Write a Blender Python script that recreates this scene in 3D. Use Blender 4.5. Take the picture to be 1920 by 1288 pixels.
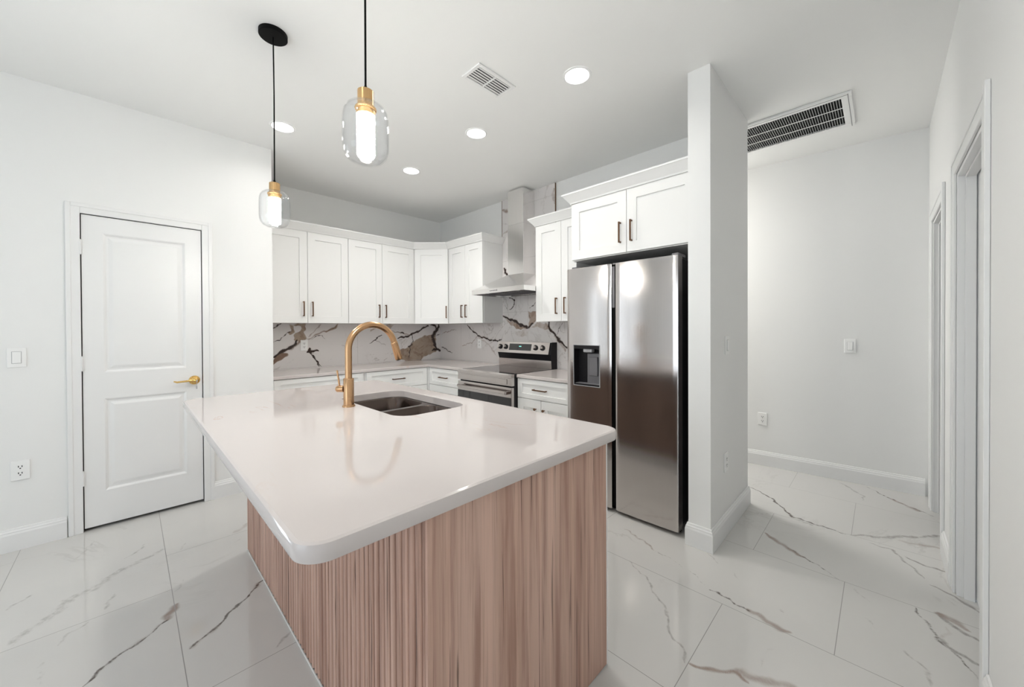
import bpy, bmesh, math, random
import numpy as np
from mathutils import Matrix, Vector
random.seed(7)
for o in list(bpy.data.objects):
    bpy.data.objects.remove(o)
scn = bpy.context.scene
COL = scn.collection

# light levels
EXPOSURE = 0.15
DAY_BACK = 15.0
DAY_SIDE = 7.0
DOWN_W = (1.8, 9.5, 6.2, 3.2)
DOWN_SPREAD = 150
FILL_W = 1.2  # added fill lamps behind the camera
HALL_W = 22.0
LENS_STR = 5.0
TUBE_STR = 165.0

# ------------------------------------------------------------------ camera
# world: X runs along the pantry-door wall, Y along the range/refrigerator wall, Z up
CAM = Vector((0.0, 0.0, 1.2941))
R3 = Vector((0.70032, -0.71381, -0.00490))
UP3 = Vector((0.0085, 0.001475, 0.99996))
D2 = Vector((0.71377, 0.70034, -0.0071))
cam_data = bpy.data.cameras.new('camera')
cam_data.sensor_width = 36.0
cam_data.sensor_fit = 'HORIZONTAL'
cam_data.lens = 36.0 * 705.11 / 1920.0
cam_data.shift_y = (621.9 - 644.0) / 1920.0
cam_data.clip_start = 0.02
cam = bpy.data.objects.new('camera', cam_data)
COL.objects.link(cam)
M = Matrix.Identity(4)
for i in range(3):
    M[i][0], M[i][1], M[i][2], M[i][3] = R3[i], UP3[i], -D2[i], CAM[i]
cam.matrix_world = M
scn.camera = cam

# ------------------------------------------------------------------ world, exposure
world = bpy.data.worlds.new('sky')
scn.world = world
world.use_nodes = True
bg = world.node_tree.nodes['Background']
bg.inputs[0].default_value = (0.80, 0.90, 1.0, 1)
bg.inputs[1].default_value = 2.0
scn.view_settings.view_transform = 'Standard'
scn.view_settings.look = 'None'
scn.view_settings.exposure = EXPOSURE
scn.view_settings.gamma = 1.0
scn.view_settings.use_curve_mapping = False


def area_light(name, loc, direction, sx, sy, power, color=(1, 1, 1), shape='RECTANGLE', parent=None, spread=180):
    d = bpy.data.lights.new(name, 'AREA')
    d.shape = shape
    d.size = sx
    if shape in ('RECTANGLE', 'ELLIPSE'):
        d.size_y = sy
    d.energy = power
    d.spread = math.radians(spread)
    d.color = color
    o = bpy.data.objects.new(name, d)
    COL.objects.link(o)
    o.rotation_euler = Vector(direction).to_track_quat('-Z', 'Y').to_euler()
    if parent:
        o.parent = parent
        o.location = Vector(loc) - parent.location
    else:
        o.location = loc
    return o


# daylight through the windows behind the camera
area_light('daylight_back', (-3.33, 1.0, 1.15), (1, 0, 0), 2.4, 2.1, DAY_BACK, (0.94, 0.97, 1.0))
area_light('daylight_side', (-2.25, 3.80, 1.10), (0, -1, 0), .34, 2.0, DAY_SIDE, (0.90, 0.95, 1.0))
area_light('daylight_side', (-1.42, 3.80, 1.10), (0, -1, 0), .34, 2.0, DAY_SIDE, (0.90, 0.95, 1.0))

# ------------------------------------------------------------------ dimensions
CEIL = 2.8097
VD = 3.657          # pantry-door wall
VK = 4.487          # back wall of the kitchen recess
UK = 3.119          # range wall
UJ = 0.8511         # end of the pantry-door wall
VR = -0.26          # right-hand wall with two doorways
UC, VC0, VC1 = 2.3427, 0.6996, 0.823   # partition beside the refrigerator
UC2 = 3.186
CT = 0.915          # island top
CB = 0.878          # back counters

# ------------------------------------------------------------------ helpers
def finish(bm, name, mat, parent=None, smooth=False, angle=40):
    me = bpy.data.meshes.new(name)
    bmesh.ops.recalc_face_normals(bm, faces=bm.faces)
    if parent is not None:
        bmesh.ops.translate(bm, verts=bm.verts, vec=-root_loc(parent))
    if smooth:
        for f in bm.faces:
            f.smooth = len(f.verts) == 4
        lim = math.radians(angle)
        for e in bm.edges:
            if len(e.link_faces) == 2 and e.calc_face_angle(0) > lim:
                e.smooth = False
    bm.to_mesh(me)
    bm.free()
    o = bpy.data.objects.new(name, me)
    COL.objects.link(o)
    if mat:
        me.materials.append(mat)
    if parent is not None:
        o.parent = parent
    return o


def root_loc(p):
    v = Vector((0, 0, 0))
    while p is not None:
        v = v + p.location
        p = p.parent
    return v


def tag(o, label, cat, group=None, kind=None):
    o['label'] = label
    o['category'] = cat
    if group:
        o['group'] = group
    if kind:
        o['kind'] = kind
    return o


def thing(name, label, cat, loc, group=None, kind=None):
    o = bpy.data.objects.new(name, None)
    o.empty_display_size = 0.05
    COL.objects.link(o)
    o.location = loc
    return tag(o, label, cat, group, kind)


def copy_tree(o, loc=None, label=None, parent=None):
    c = o.copy()
    COL.objects.link(c)
    if parent is not None:
        c.parent = parent
        c.matrix_parent_inverse = o.matrix_parent_inverse.copy()
    if loc is not None:
        c.location = loc
    if label:
        c['label'] = label
    for ch in list(o.children):
        copy_tree(ch, parent=c)
    return c


def B():
    return bmesh.new()


def box(bm, x0, x1, y0, y1, z0, z1, bev=0.0, seg=2, M=None):
    t = bmesh.new()
    r = bmesh.ops.create_cube(t, size=1.0)
    for v in t.verts:
        v.co = Vector((x0 + (v.co.x + .5) * (x1 - x0), y0 + (v.co.y + .5) * (y1 - y0), z0 + (v.co.z + .5) * (z1 - z0)))
    if bev > 0:
        bmesh.ops.bevel(t, geom=list(t.edges), offset=bev, segments=seg, profile=0.5, affect='EDGES')
    merge(bm, t, M)


def merge(bm, t, M=None):
    mp = {}
    for v in t.verts:
        mp[v] = bm.verts.new(M @ v.co if M is not None else v.co)
    for f in t.faces:
        try:
            nf = bm.faces.new([mp[v] for v in f.verts])
            nf.smooth = f.smooth
        except ValueError:
            pass
    t.free()


def loft(bm, rings, cap0=True, cap1=True, closed=True):
    vs = [[bm.verts.new(p) for p in r] for r in rings]
    n = len(rings[0])
    for a, b in zip(vs[:-1], vs[1:]):
        for i in range(n if closed else n - 1):
            j = (i + 1) % n
            bm.faces.new((a[i], a[j], b[j], b[i]))
    if cap0:
        bm.faces.new(list(reversed(vs[0])))
    if cap1:
        bm.faces.new(vs[-1])
    return vs


def prism(bm, pts, axis, a0, a1):
    """2D outline extruded along an axis (0,1,2); pts given in the two other axes in order"""
    def mk(p, a):
        q = [0, 0, 0]
        o = [i for i in range(3) if i != axis]
        q[o[0]], q[o[1]], q[axis] = p[0], p[1], a
        return q
    loft(bm, [[mk(p, a0) for p in pts], [mk(p, a1) for p in pts]])


def lathe(bm, prof, c, n=32, M=None, cap0=True, cap1=True):
    """profile of (radius, height) about a vertical axis through c, or mapped through M"""
    t = bmesh.new()
    rings = []
    for r, z in prof:
        rings.append([Vector((r * math.cos(2 * math.pi * i / n), r * math.sin(2 * math.pi * i / n), z)) for i in range(n)])
    loft(t, rings, cap0, cap1)
    T = Matrix.Translation(Vector(c))
    merge(bm, t, T @ M if M is not None else T)


def tube(bm, pts, rad, n=16):
    pts = [Vector(p) for p in pts]
    if not isinstance(rad, (list, tuple)):
        rad = [rad] * len(pts)
    rings = []
    ref = None
    for i, p in enumerate(pts):
        a = pts[max(i - 1, 0)]
        b = pts[min(i + 1, len(pts) - 1)]
        d = (b - a).normalized()
        if ref is None:
            ref = Vector((0, 1, 0)) if abs(d.y) < .9 else Vector((1, 0, 0))
        s = d.cross(ref).normalized()
        ref = s.cross(d).normalized()
        rings.append([p + (s * math.cos(2 * math.pi * k / n) + ref * math.sin(2 * math.pi * k / n)) * rad[i] for k in range(n)])
    loft(bm, rings)


def rrect(x0, x1, y0, y1, r, n=10):
    out = []
    r = max(r, 1e-4)
    for cx, cy, a in ((x1 - r, y1 - r, 0), (x0 + r, y1 - r, 90), (x0 + r, y0 + r, 180), (x1 - r, y0 + r, 270)):
        for k in range(n + 1):
            t = math.radians(a + 90 * k / n)
            out.append((cx + r * math.cos(t), cy + r * math.sin(t)))
    return out


def sweep(bm, path, prof):
    """profile (out, z) swept along a 2D path with mitred corners; out is to the right of travel"""
    P = [Vector(p) for p in path]
    rings = []
    for i, p in enumerate(P):
        ds = []
        if i > 0:
            ds.append((P[i] - P[i - 1]).normalized())
        if i < len(P) - 1:
            ds.append((P[i + 1] - P[i]).normalized())
        ns = [Vector((d.y, -d.x)) for d in ds]
        m = ns[0] if len(ns) == 1 else (ns[0] + ns[1]).normalized()
        k = 1.0 / max(m.dot(ns[0]), .2)
        rings.append([(p.x + m.x * o * k, p.y + m.y * o * k, z) for o, z in prof])
    loft(bm, rings)


def frame(origin, xd, yd):
    x = Vector(xd).normalized()
    y = Vector(yd).normalized()
    z = Vector((0, 0, 1))
    m = Matrix.Identity(4)
    for i in range(3):
        m[i][0], m[i][1], m[i][2], m[i][3] = x[i], y[i], z[i], origin[i]
    return m


def wall_holes(bm, axis, p0, p1, a0, a1, z0, z1, holes):
    """solid wall between p0 and p1 on `axis`, running a0..a1, with rectangular holes (a0,a1,z0,z1)"""
    def put(b0, b1, c0, c1):
        if b1 - b0 < 1e-5 or c1 - c0 < 1e-5:
            return
        if axis == 1:
            box(bm, b0, b1, p0, p1, c0, c1)
        else:
            box(bm, p0, p1, b0, b1, c0, c1)
    cur = a0
    for h in sorted(holes):
        put(cur, h[0], z0, z1)
        put(h[0], h[1], z0, h[2])
        put(h[0], h[1], h[3], z1)
        cur = h[1]
    put(cur, a1, z0, z1)


def shaker(bm, M, x0, x1, z0, z1, y0=0.0, t=0.02, stile=0.072, rail=0.072, dep=0.009):
    """five-piece shaker front: flat frame with a recessed flat panel"""
    def ring(e, y):
        return [Vector((x0 + e, y, z0 + e)), Vector((x1 - e, y, z0 + e)), Vector((x1 - e, y, z1 - e)), Vector((x0 + e, y, z1 - e))]

    def ring2(y, e=0.0):
        return [Vector((x0 + stile + e, y, z0 + rail + e)), Vector((x1 - stile - e, y, z0 + rail + e)),
                Vector((x1 - stile - e, y, z1 - rail - e)), Vector((x0 + stile + e, y, z1 - rail - e))]
    rings = [ring(0, y0), ring(0, y0 + t - .0015), ring(.0015, y0 + t), ring2(y0 + t), ring2(y0 + t - dep, .0012)]
    tt = bmesh.new()
    loft(tt, rings)
    merge(bm, tt, M)


def slab(bm, M, x0, x1, z0, z1, y0=0.0, t=0.02, bev=.0015):
    box(bm, x0, x1, y0, y0 + t, z0, z1, bev, 1, M)


def panel_leaf(bm, M, x0, x1, z0, z1, holes, t=0.035):
    """moulded two-panel door leaf; local +y is the visible face at y=0"""
    xs = sorted({x0, x1} | {h[0] for h in holes} | {h[1] for h in holes})
    zs = sorted({z0, z1} | {h[2] for h in holes} | {h[3] for h in holes})
    tt = bmesh.new()
    hs = {(h[0], h[2]) for h in holes}
    for i in range(len(xs) - 1):
        for k in range(len(zs) - 1):
            if (xs[i], zs[k]) in hs:
                continue
            vs = [tt.verts.new(p) for p in ((xs[i], 0, zs[k]), (xs[i + 1], 0, zs[k]), (xs[i + 1], 0, zs[k + 1]), (xs[i], 0, zs[k + 1]))]
            tt.faces.new(vs)
    for a0, a1, b0, b1 in holes:
        rings = []
        for e, y in ((0, 0), (.006, -.003), (.014, -.009), (.024, -.009), (.042, -.004), (.046, -.0035)):
            rings.append([(a0 + e, y, b0 + e), (a1 - e, y, b0 + e), (a1 - e, y, b1 - e), (a0 + e, y, b1 - e)])
        loft(tt, rings, cap0=False)
    bmesh.ops.remove_doubles(tt, verts=tt.verts, dist=1e-5)
    merge(bm, tt, M)
    box(bm, x0, x1, -t, -.011, z0, z1, 0, 1, M)
    for q in ((x0, x0 + .001, z0, z1), (x1 - .001, x1, z0, z1), (x0, x1, z1 - .001, z1), (x0, x1, z0, z0 + .001)):
        box(bm, q[0], q[1], -.012, 0, q[2], q[3], 0, 1, M)


def bar_pull(bm, M, cx, cz, L=0.14, vertical=True, y0=0.02, w=0.011, out=0.03):
    h = L / 2
    if vertical:
        box(bm, cx - w / 2, cx + w / 2, y0 + out - .009, y0 + out, cz - h, cz + h, .0018, 2, M)
        for s in (-1, 1):
            box(bm, cx - w / 2, cx + w / 2, y0 - .001, y0 + out - .004, cz + s * (h - w / 2) - w / 2, cz + s * (h - w / 2) + w / 2, .0015, 1, M)
    else:
        box(bm, cx - h, cx + h, y0 + out - .009, y0 + out, cz - w / 2, cz + w / 2, .0018, 2, M)
        for s in (-1, 1):
            box(bm, cx + s * (h - w / 2) - w / 2, cx + s * (h - w / 2) + w / 2, y0 - .001, y0 + out - .004, cz - w / 2, cz + w / 2, .0015, 1, M)


# ------------------------------------------------------------------ materials
def new_mat(name):
    m = bpy.data.materials.new(name)
    m.use_nodes = True
    nt = m.node_tree
    return m, nt, nt.nodes['Principled BSDF'], nt.nodes, nt.links


def mat(name, color, rough=0.5, metal=0.0, emis=None, estr=0.0, noise=0.0, nscale=8.0, bump=0.0, bscale=60.0, coat=0.0, spec=None):
    m, nt, p, N, L = new_mat(name)
    p.inputs['Base Color'].default_value = (*color, 1)
    p.inputs['Roughness'].default_value = rough
    p.inputs['Metallic'].default_value = metal
    p.inputs['Coat Weight'].default_value = coat
    if spec is not None:
        p.inputs['Specular IOR Level'].default_value = spec
    if emis:
        p.inputs['Emission Color'].default_value = (*emis, 1)
        p.inputs['Emission Strength'].default_value = estr
    tc = N.new('ShaderNodeTexCoord')
    if noise > 0:
        n = N.new('ShaderNodeTexNoise')
        n.inputs['Scale'].default_value = nscale
        n.inputs['Detail'].default_value = 4
        L.new(tc.outputs['Object'], n.inputs['Vector'])
        mx = N.new('ShaderNodeMix')
        mx.data_type = 'RGBA'
        mx.inputs['A'].default_value = (*[c * (1 - noise) for c in color], 1)
        mx.inputs['B'].default_value = (*[min(1, c * (1 + noise)) for c in color], 1)
        L.new(n.outputs['Fac'], mx.inputs['Factor'])
        L.new(mx.outputs['Result'], p.inputs['Base Color'])
    if bump > 0:
        n2 = N.new('ShaderNodeTexNoise')
        n2.inputs['Scale'].default_value = bscale
        n2.inputs['Detail'].default_value = 3
        L.new(tc.outputs['Object'], n2.inputs['Vector'])
        b = N.new('ShaderNodeBump')
        b.inputs['Strength'].default_value = bump
        b.inputs['Distance'].default_value = 0.002
        L.new(n2.outputs['Fac'], b.inputs['Height'])
        L.new(b.outputs['Normal'], p.inputs['Normal'])
    return m


def brushed(name, color, rough, scale, var=0.12, bump=0.03):
    """brushed metal: fine streaks stretched by the mapping scale"""
    m, nt, p, N, L = new_mat(name)
    p.inputs['Metallic'].default_value = 1.0
    tc = N.new('ShaderNodeTexCoord')
    mp = N.new('ShaderNodeMapping')
    mp.inputs['Scale'].default_value = scale
    L.new(tc.outputs['Object'], mp.inputs['Vector'])
    n = N.new('ShaderNodeTexNoise')
    n.inputs['Scale'].default_value = 1.0
    n.inputs['Detail'].default_value = 5
    L.new(mp.outputs['Vector'], n.inputs['Vector'])
    mx = N.new('ShaderNodeMix')
    mx.data_type = 'RGBA'
    mx.inputs['A'].default_value = (*[c * (1 - var) for c in color], 1)
    mx.inputs['B'].default_value = (*[min(1, c * (1 + var)) for c in color], 1)
    L.new(n.outputs['Fac'], mx.inputs['Factor'])
    L.new(mx.outputs['Result'], p.inputs['Base Color'])
    mr = N.new('ShaderNodeMapRange')
    mr.inputs['To Min'].default_value = rough * 0.8
    mr.inputs['To Max'].default_value = rough * 1.25
    L.new(n.outputs['Fac'], mr.inputs['Value'])
    L.new(mr.outputs['Result'], p.inputs['Roughness'])
    b = N.new('ShaderNodeBump')
    b.inputs['Strength'].default_value = bump
    b.inputs['Distance'].default_value = 0.001
    L.new(n.outputs['Fac'], b.inputs['Height'])
    L.new(b.outputs['Normal'], p.inputs['Normal'])
    return m


def glass_thin(name, tint=(1, 1, 1), edge=0.5, power=3.0):
    m, nt, p, N, L = new_mat(name)
    N.remove(p)
    tr = N.new('ShaderNodeBsdfTransparent')
    tr.inputs[0].default_value = (*tint, 1)
    gl = N.new('ShaderNodeBsdfGlossy')
    gl.inputs['Roughness'].default_value = 0.03
    lw = N.new('ShaderNodeLayerWeight')
    lw.inputs['Blend'].default_value = 0.5
    f = mathn(N, L, 'ADD', mathn(N, L, 'MULTIPLY', mathn(N, L, 'POWER', lw.outputs['Facing'], power), edge), 0.03)
    mx = N.new('ShaderNodeMixShader')
    L.new(f, mx.inputs[0])
    L.new(tr.outputs[0], mx.inputs[1])
    L.new(gl.outputs[0], mx.inputs[2])
    L.new(mx.outputs[0], N['Material Output'].inputs[0])
    return m


def mathn(N, L, op, a, b=None, c=None):
    n = N.new('ShaderNodeMath')
    n.operation = op
    for i, v in enumerate((a, b, c)):
        if v is None:
            continue
        if isinstance(v, (int, float)):
            n.inputs[i].default_value = v
        else:
            L.new(v, n.inputs[i])
    return n.outputs[0]


def mixc(N, L, fac, a, b):
    n = N.new('ShaderNodeMix')
    n.data_type = 'RGBA'
    for k, v in (('Factor', fac), ('A', a), ('B', b)):
        if isinstance(v, (int, float)):
            n.inputs[k].default_value = v
        elif isinstance(v, tuple):
            n.inputs[k].default_value = (*v, 1) if len(v) == 3 else v
        else:
            L.new(v, n.inputs[k])
    return n.outputs['Result']


def ramp(N, L, v, lo, hi, t0=0.0, t1=1.0):
    n = N.new('ShaderNodeMapRange')
    n.interpolation_type = 'SMOOTHSTEP'
    n.inputs['From Min'].default_value = lo
    n.inputs['From Max'].default_value = hi
    n.inputs['To Min'].default_value = t0
    n.inputs['To Max'].default_value = t1
    L.new(v, n.inputs['Value'])
    return n.outputs['Result']


def noise(N, L, vec, scale, detail=4, rough=0.5, dist=0.0):
    n = N.new('ShaderNodeTexNoise')
    n.inputs['Scale'].default_value = scale
    n.inputs['Detail'].default_value = detail
    n.inputs['Roughness'].default_value = rough
    n.inputs['Distortion'].default_value = dist
    L.new(vec, n.inputs['Vector'])
    return n.outputs['Fac']


def attr(N, name):
    n = N.new('ShaderNodeAttribute')
    n.attribute_name = name
    return n.outputs['Fac']


def marble_mat(name, base, dark, brown, fill, grey, rough, grid=None, faint=0.22, fscale=1.3):
    """veined tile: the stored vein attributes give each vein its place, noise breaks up its edges"""
    m, nt, p, N, L = new_mat(name)
    tc = N.new('ShaderNodeTexCoord')
    obj = tc.outputs['Object']
    n1 = noise(N, L, obj, 38, 6, 0.65)
    n2 = noise(N, L, obj, 3.0, 5, 0.6)
    n3 = noise(N, L, obj, 12.0, 6, 0.7, 0.6)
    col = mixc(N, L, n2, tuple(c * 0.97 for c in base), tuple(min(1, c * 1.02) for c in base))
    # faint threads of the stone everywhere
    th = noise(N, L, obj, fscale, 7, 0.62, 0.8)
    thr = mathn(N, L, 'ABSOLUTE', mathn(N, L, 'SUBTRACT', th, 0.5))
    thf = ramp(N, L, thr, 0.0, 0.018, 1.0, 0.0)
    msk = ramp(N, L, noise(N, L, obj, 1.1, 2), 0.48, 0.66)
    col = mixc(N, L, mathn(N, L, 'MULTIPLY', mathn(N, L, 'MULTIPLY', thf, msk), faint), col, grey)
    wob = mathn(N, L, 'MULTIPLY', mathn(N, L, 'SUBTRACT', n1, 0.5), 1.5)
    wob2 = mathn(N, L, 'MULTIPLY', mathn(N, L, 'SUBTRACT', n3, 0.5), 0.8)

    def lay(aname, c, lo, hi, w, col):
        a = attr(N, aname)
        on = ramp(N, L, a, 0.02, 0.15)
        v = mathn(N, L, 'ADD', a, mathn(N, L, 'MULTIPLY', w, on))
        f = ramp(N, L, v, lo, hi)
        return mixc(N, L, f, col, c)
    fillc = mixc(N, L, ramp(N, L, noise(N, L, obj, 9.0, 6, 0.7, 1.2), 0.42, 0.72), fill, brown)
    col = lay('vein_grey', grey, 0.25, 1.15, wob, col)
    col = lay('vein_fill', fillc, 0.30, 0.80, wob2, col)
    col = lay('vein_brown', brown, 0.25, 1.1, wob2, col)
    col = lay('vein_dark', dark, 0.3, 0.85, wob, col)
    if grid:
        ax, u0, du, v0, dv, alt, wid, gcol = grid
        sx = N.new('ShaderNodeSeparateXYZ')
        L.new(obj, sx.inputs[0])
        a = mathn(N, L, 'DIVIDE', mathn(N, L, 'SUBTRACT', sx.outputs[ax[0]], u0), du)
        row = mathn(N, L, 'FLOOR', a)
        fa = mathn(N, L, 'FRACT', a)
        par = mathn(N, L, 'FLOORED_MODULO', row, 2.0)
        b = mathn(N, L, 'DIVIDE', mathn(N, L, 'SUBTRACT', mathn(N, L, 'SUBTRACT', sx.outputs[ax[1]], v0), mathn(N, L, 'MULTIPLY', par, alt)), dv)
        fb = mathn(N, L, 'FRACT', b)
        da = mathn(N, L, 'MULTIPLY', mathn(N, L, 'MINIMUM', fa, mathn(N, L, 'SUBTRACT', 1.0, fa)), du)
        db = mathn(N, L, 'MULTIPLY', mathn(N, L, 'MINIMUM', fb, mathn(N, L, 'SUBTRACT', 1.0, fb)), dv)
        d = mathn(N, L, 'MINIMUM', da, db)
        g = ramp(N, L, d, wid * 0.6, wid * 1.3, 1.0, 0.0)
        col = mixc(N, L, g, col, gcol)
        L.new(mathn(N, L, 'ADD', mathn(N, L, 'MULTIPLY', g, 0.5), rough), p.inputs['Roughness'])
    else:
        p.inputs['Roughness'].default_value = rough
    L.new(col, p.inputs['Base Color'])
    return m


def wood_mat(name, c0, c1, c2, slat=None):
    m, nt, p, N, L = new_mat(name)
    tc = N.new('ShaderNodeTexCoord')
    sx = N.new('ShaderNodeSeparateXYZ')
    L.new(tc.outputs['Object'], sx.inputs[0])

    def mapped(s):
        mp = N.new('ShaderNodeMapping')
        mp.inputs['Scale'].default_value = s
        L.new(tc.outputs['Object'], mp.inputs['Vector'])
        return mp.outputs['Vector']
    g1 = noise(N, L, mapped((22, 22, 0.8)), 1.0, 6, 0.62, 0.25)
    g2 = noise(N, L, mapped((150, 150, 2.2)), 1.0, 5, 0.65)
    g3 = noise(N, L, mapped((9, 9, 0.3)), 1.0, 3, 0.5, 0.5)
    g4 = noise(N, L, mapped((70, 70, 1.3)), 1.0, 4, 0.55, 0.3)
    g5 = noise(N, L, mapped((45, 45, 0.6)), 1.0, 3, 0.5, 0.1)
    col = mixc(N, L, ramp(N, L, g3, 0.38, 0.62), c0, c1)
    col = mixc(N, L, ramp(N, L, g1, 0.48, 0.68, 0.0, 0.7), col, c2)
    col = mixc(N, L, ramp(N, L, g5, 0.5, 0.62, 0.0, 0.35), col, tuple(min(1, c * 1.25) for c in c0))
    col = mixc(N, L, ramp(N, L, g2, 0.48, 0.72, 0.0, 0.4), col, c2)
    if slat:
        wn = N.new('ShaderNodeTexWhiteNoise')
        wn.noise_dimensions = '1D'
        L.new(mathn(N, L, 'FLOOR', mathn(N, L, 'DIVIDE', mathn(N, L, 'SUBTRACT', sx.outputs[slat[0]], slat[1]), slat[2])), wn.inputs['W'])
        col = mixc(N, L, mathn(N, L, 'MULTIPLY', wn.outputs['Value'], 0.4), col, c2)
    dk = tuple(c * 0.42 for c in c2)
    col = mixc(N, L, ramp(N, L, g4, 0.605, 0.68, 0.0, 0.85), col, dk)
    # knots
    for ku, kz, r in ((0.854, 0.570, 0.030), (0.975, 0.349, 0.026), (0.53, 0.985 - .15, 0.02)):
        du = mathn(N, L, 'DIVIDE', mathn(N, L, 'SUBTRACT', sx.outputs[0], ku), r * 0.45)
        dz = mathn(N, L, 'DIVIDE', mathn(N, L, 'SUBTRACT', sx.outputs[2], kz), r * 1.9)
        d = mathn(N, L, 'SQRT', mathn(N, L, 'ADD', mathn(N, L, 'MULTIPLY', du, du), mathn(N, L, 'MULTIPLY', dz, dz)))
        d = mathn(N, L, 'ADD', d, mathn(N, L, 'MULTIPLY', mathn(N, L, 'SUBTRACT', g4, 0.5), 2.2))
        col = mixc(N, L, ramp(N, L, d, 0.0, 1.25, 0.85, 0.0), col, dk)
    L.new(col, p.inputs['Base Color'])
    p.inputs['Roughness'].default_value = 0.52
    b = N.new('ShaderNodeBump')
    b.inputs['Strength'].default_value = 0.12
    b.inputs['Distance'].default_value = 0.002
    L.new(g2, b.inputs['Height'])
    L.new(b.outputs['Normal'], p.inputs['Normal'])
    return m


def quartz_mat(name, base):
    m, nt, p, N, L = new_mat(name)
    tc = N.new('ShaderNodeTexCoord')
    obj = tc.outputs['Object']
    n2 = noise(N, L, obj, 2.0, 5, 0.6)
    col = mixc(N, L, n2, tuple(c * 0.985 for c in base), base)
    mp = N.new('ShaderNodeMapping')
    mp.inputs['Rotation'].default_value = (0, 0, 0.8)
    mp.inputs['Scale'].default_value = (3.2, 0.9, 1.0)
    L.new(obj, mp.inputs['Vector'])
    th = noise(N, L, mp.outputs['Vector'], 1.0, 7, 0.6, 0.9)
    f = ramp(N, L, mathn(N, L, 'ABSOLUTE', mathn(N, L, 'SUBTRACT', th, 0.52)), 0.0, 0.014, 1.0, 0.0)
    k = ramp(N, L, noise(N, L, obj, 2.1, 2), 0.54, 0.68)
    col = mixc(N, L, mathn(N, L, 'MULTIPLY', mathn(N, L, 'MULTIPLY', f, k), 0.6), col, (0.58, 0.44, 0.37))
    L.new(col, p.inputs['Base Color'])
    p.inputs['Roughness'].default_value = 0.055
    return m


WALL = mat('wall_paint', (0.86, 0.86, 0.85), 0.55, bump=0.05, bscale=140)
CEILM = mat('ceiling_paint', (0.93, 0.93, 0.915), 0.8, bump=0.06, bscale=90)
TRIM = mat('trim_paint', (0.84, 0.84, 0.835), 0.35, noise=0.01, nscale=3)
CABW = mat('cabinet_paint', (0.85, 0.85, 0.84), 0.32, noise=0.01, nscale=4)
SHADE = mat('painted_shade', (0.10, 0.095, 0.09), 0.6, noise=0.03)  # shade of the door gap and refrigerator bay put into the colour
PLAST = mat('white_plastic', (0.90, 0.90, 0.89), 0.3, noise=0.01)
SLOT = mat('dark_slot', (0.03, 0.03, 0.03), 0.6, noise=0.1)
STEEL = brushed('brushed_steel', (0.60, 0.565, 0.55), 0.13, (420, 420, 2), 0.05, 0.10)
STEELH = brushed('hood_steel', (0.86, 0.85, 0.84), 0.16, (180, 180, 3), 0.05, 0.015)
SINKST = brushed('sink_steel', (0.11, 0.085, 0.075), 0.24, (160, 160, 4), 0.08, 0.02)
BRASS = brushed('brushed_brass', (0.56, 0.34, 0.185), 0.24, (160, 160, 6), 0.10, 0.03)
GOLD = mat('polished_gold', (0.75, 0.50, 0.18), 0.18, 1.0, noise=0.15, nscale=90, bump=0.3, bscale=160)
BRONZE = mat('bronze_pull', (0.15, 0.082, 0.048), 0.32, 0.9, noise=0.2, nscale=60)
PENDBR = brushed('pendant_brass', (0.72, 0.46, 0.22), 0.25, (200, 200, 8), 0.1, 0.03)
BLACK = mat('black_metal', (0.004, 0.004, 0.004), 0.5, 0.0, noise=0.1, spec=0.08)
BLKPL = mat('black_plastic', (0.012, 0.011, 0.013), 0.45, noise=0.1, spec=0.25)
GLASSBK = mat('black_glass', (0.010, 0.010, 0.013), 0.05, noise=0.1, coat=0.5)
GREYPL = mat('grey_plastic', (0.16, 0.155, 0.165), 0.35, noise=0.05)
LGREYPL = mat('light_grey_plastic', (0.42, 0.42, 0.43), 0.3, noise=0.05)
LENS = mat('lamp_lens', (0.9, 0.9, 0.9), 0.4, emis=(1.0, 0.985, 0.95), estr=LENS_STR, noise=0.01)
GLASS = glass_thin('clear_glass', (0.985, 0.99, 0.995), 0.6, 3.5)
PANE = glass_thin('window_glass', (0.97, 0.98, 0.98), 0.5)
WOOD = wood_mat('fluted_oak', (0.64, 0.43, 0.345), (0.54, 0.345, 0.27), (0.24, 0.115, 0.08), (1, -.92, .0319))
WOODF = wood_mat('flat_oak', (0.64, 0.44, 0.355), (0.54, 0.35, 0.275), (0.30, 0.155, 0.11))
WOODD = wood_mat('dark_oak', (0.20, 0.135, 0.105), (0.16, 0.105, 0.08), (0.09, 0.055, 0.04))
QUARTZ = quartz_mat('white_quartz', (0.63, 0.58, 0.565))
FLOORM = marble_mat('marble_floor_tile', (0.63, 0.62, 0.60), (0.12, 0.10, 0.09), (0.29, 0.215, 0.18), (0.40, 0.32, 0.27), (0.31, 0.29, 0.275), 0.06,
                    grid=((0, 1), 0.14, 0.6, 0.53, 1.2, -0.4, 0.0014, (0.26, 0.25, 0.24)))
SPLASH_L = marble_mat('marble_wall_tile', (0.74, 0.71, 0.70), (0.035, 0.02, 0.016), (0.20, 0.12, 0.085), (0.38, 0.30, 0.23), (0.42, 0.38, 0.36), 0.10,
                      grid=((0, 2), 0.72, 1.2, 0.888, 0.6, 0.0, 0.0014, (0.45, 0.42, 0.41)), faint=0.6, fscale=2.6)
SPLASH_R = marble_mat('marble_wall_tile_range', (0.74, 0.71, 0.70), (0.035, 0.02, 0.016), (0.22, 0.13, 0.09), (0.42, 0.32, 0.26), (0.42, 0.38, 0.36), 0.10,
                      grid=((1, 2), 1.60, 1.2, 0.888, 0.6, 0.0, 0.0014, (0.45, 0.42, 0.41)), faint=0.6, fscale=2.6)


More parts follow.
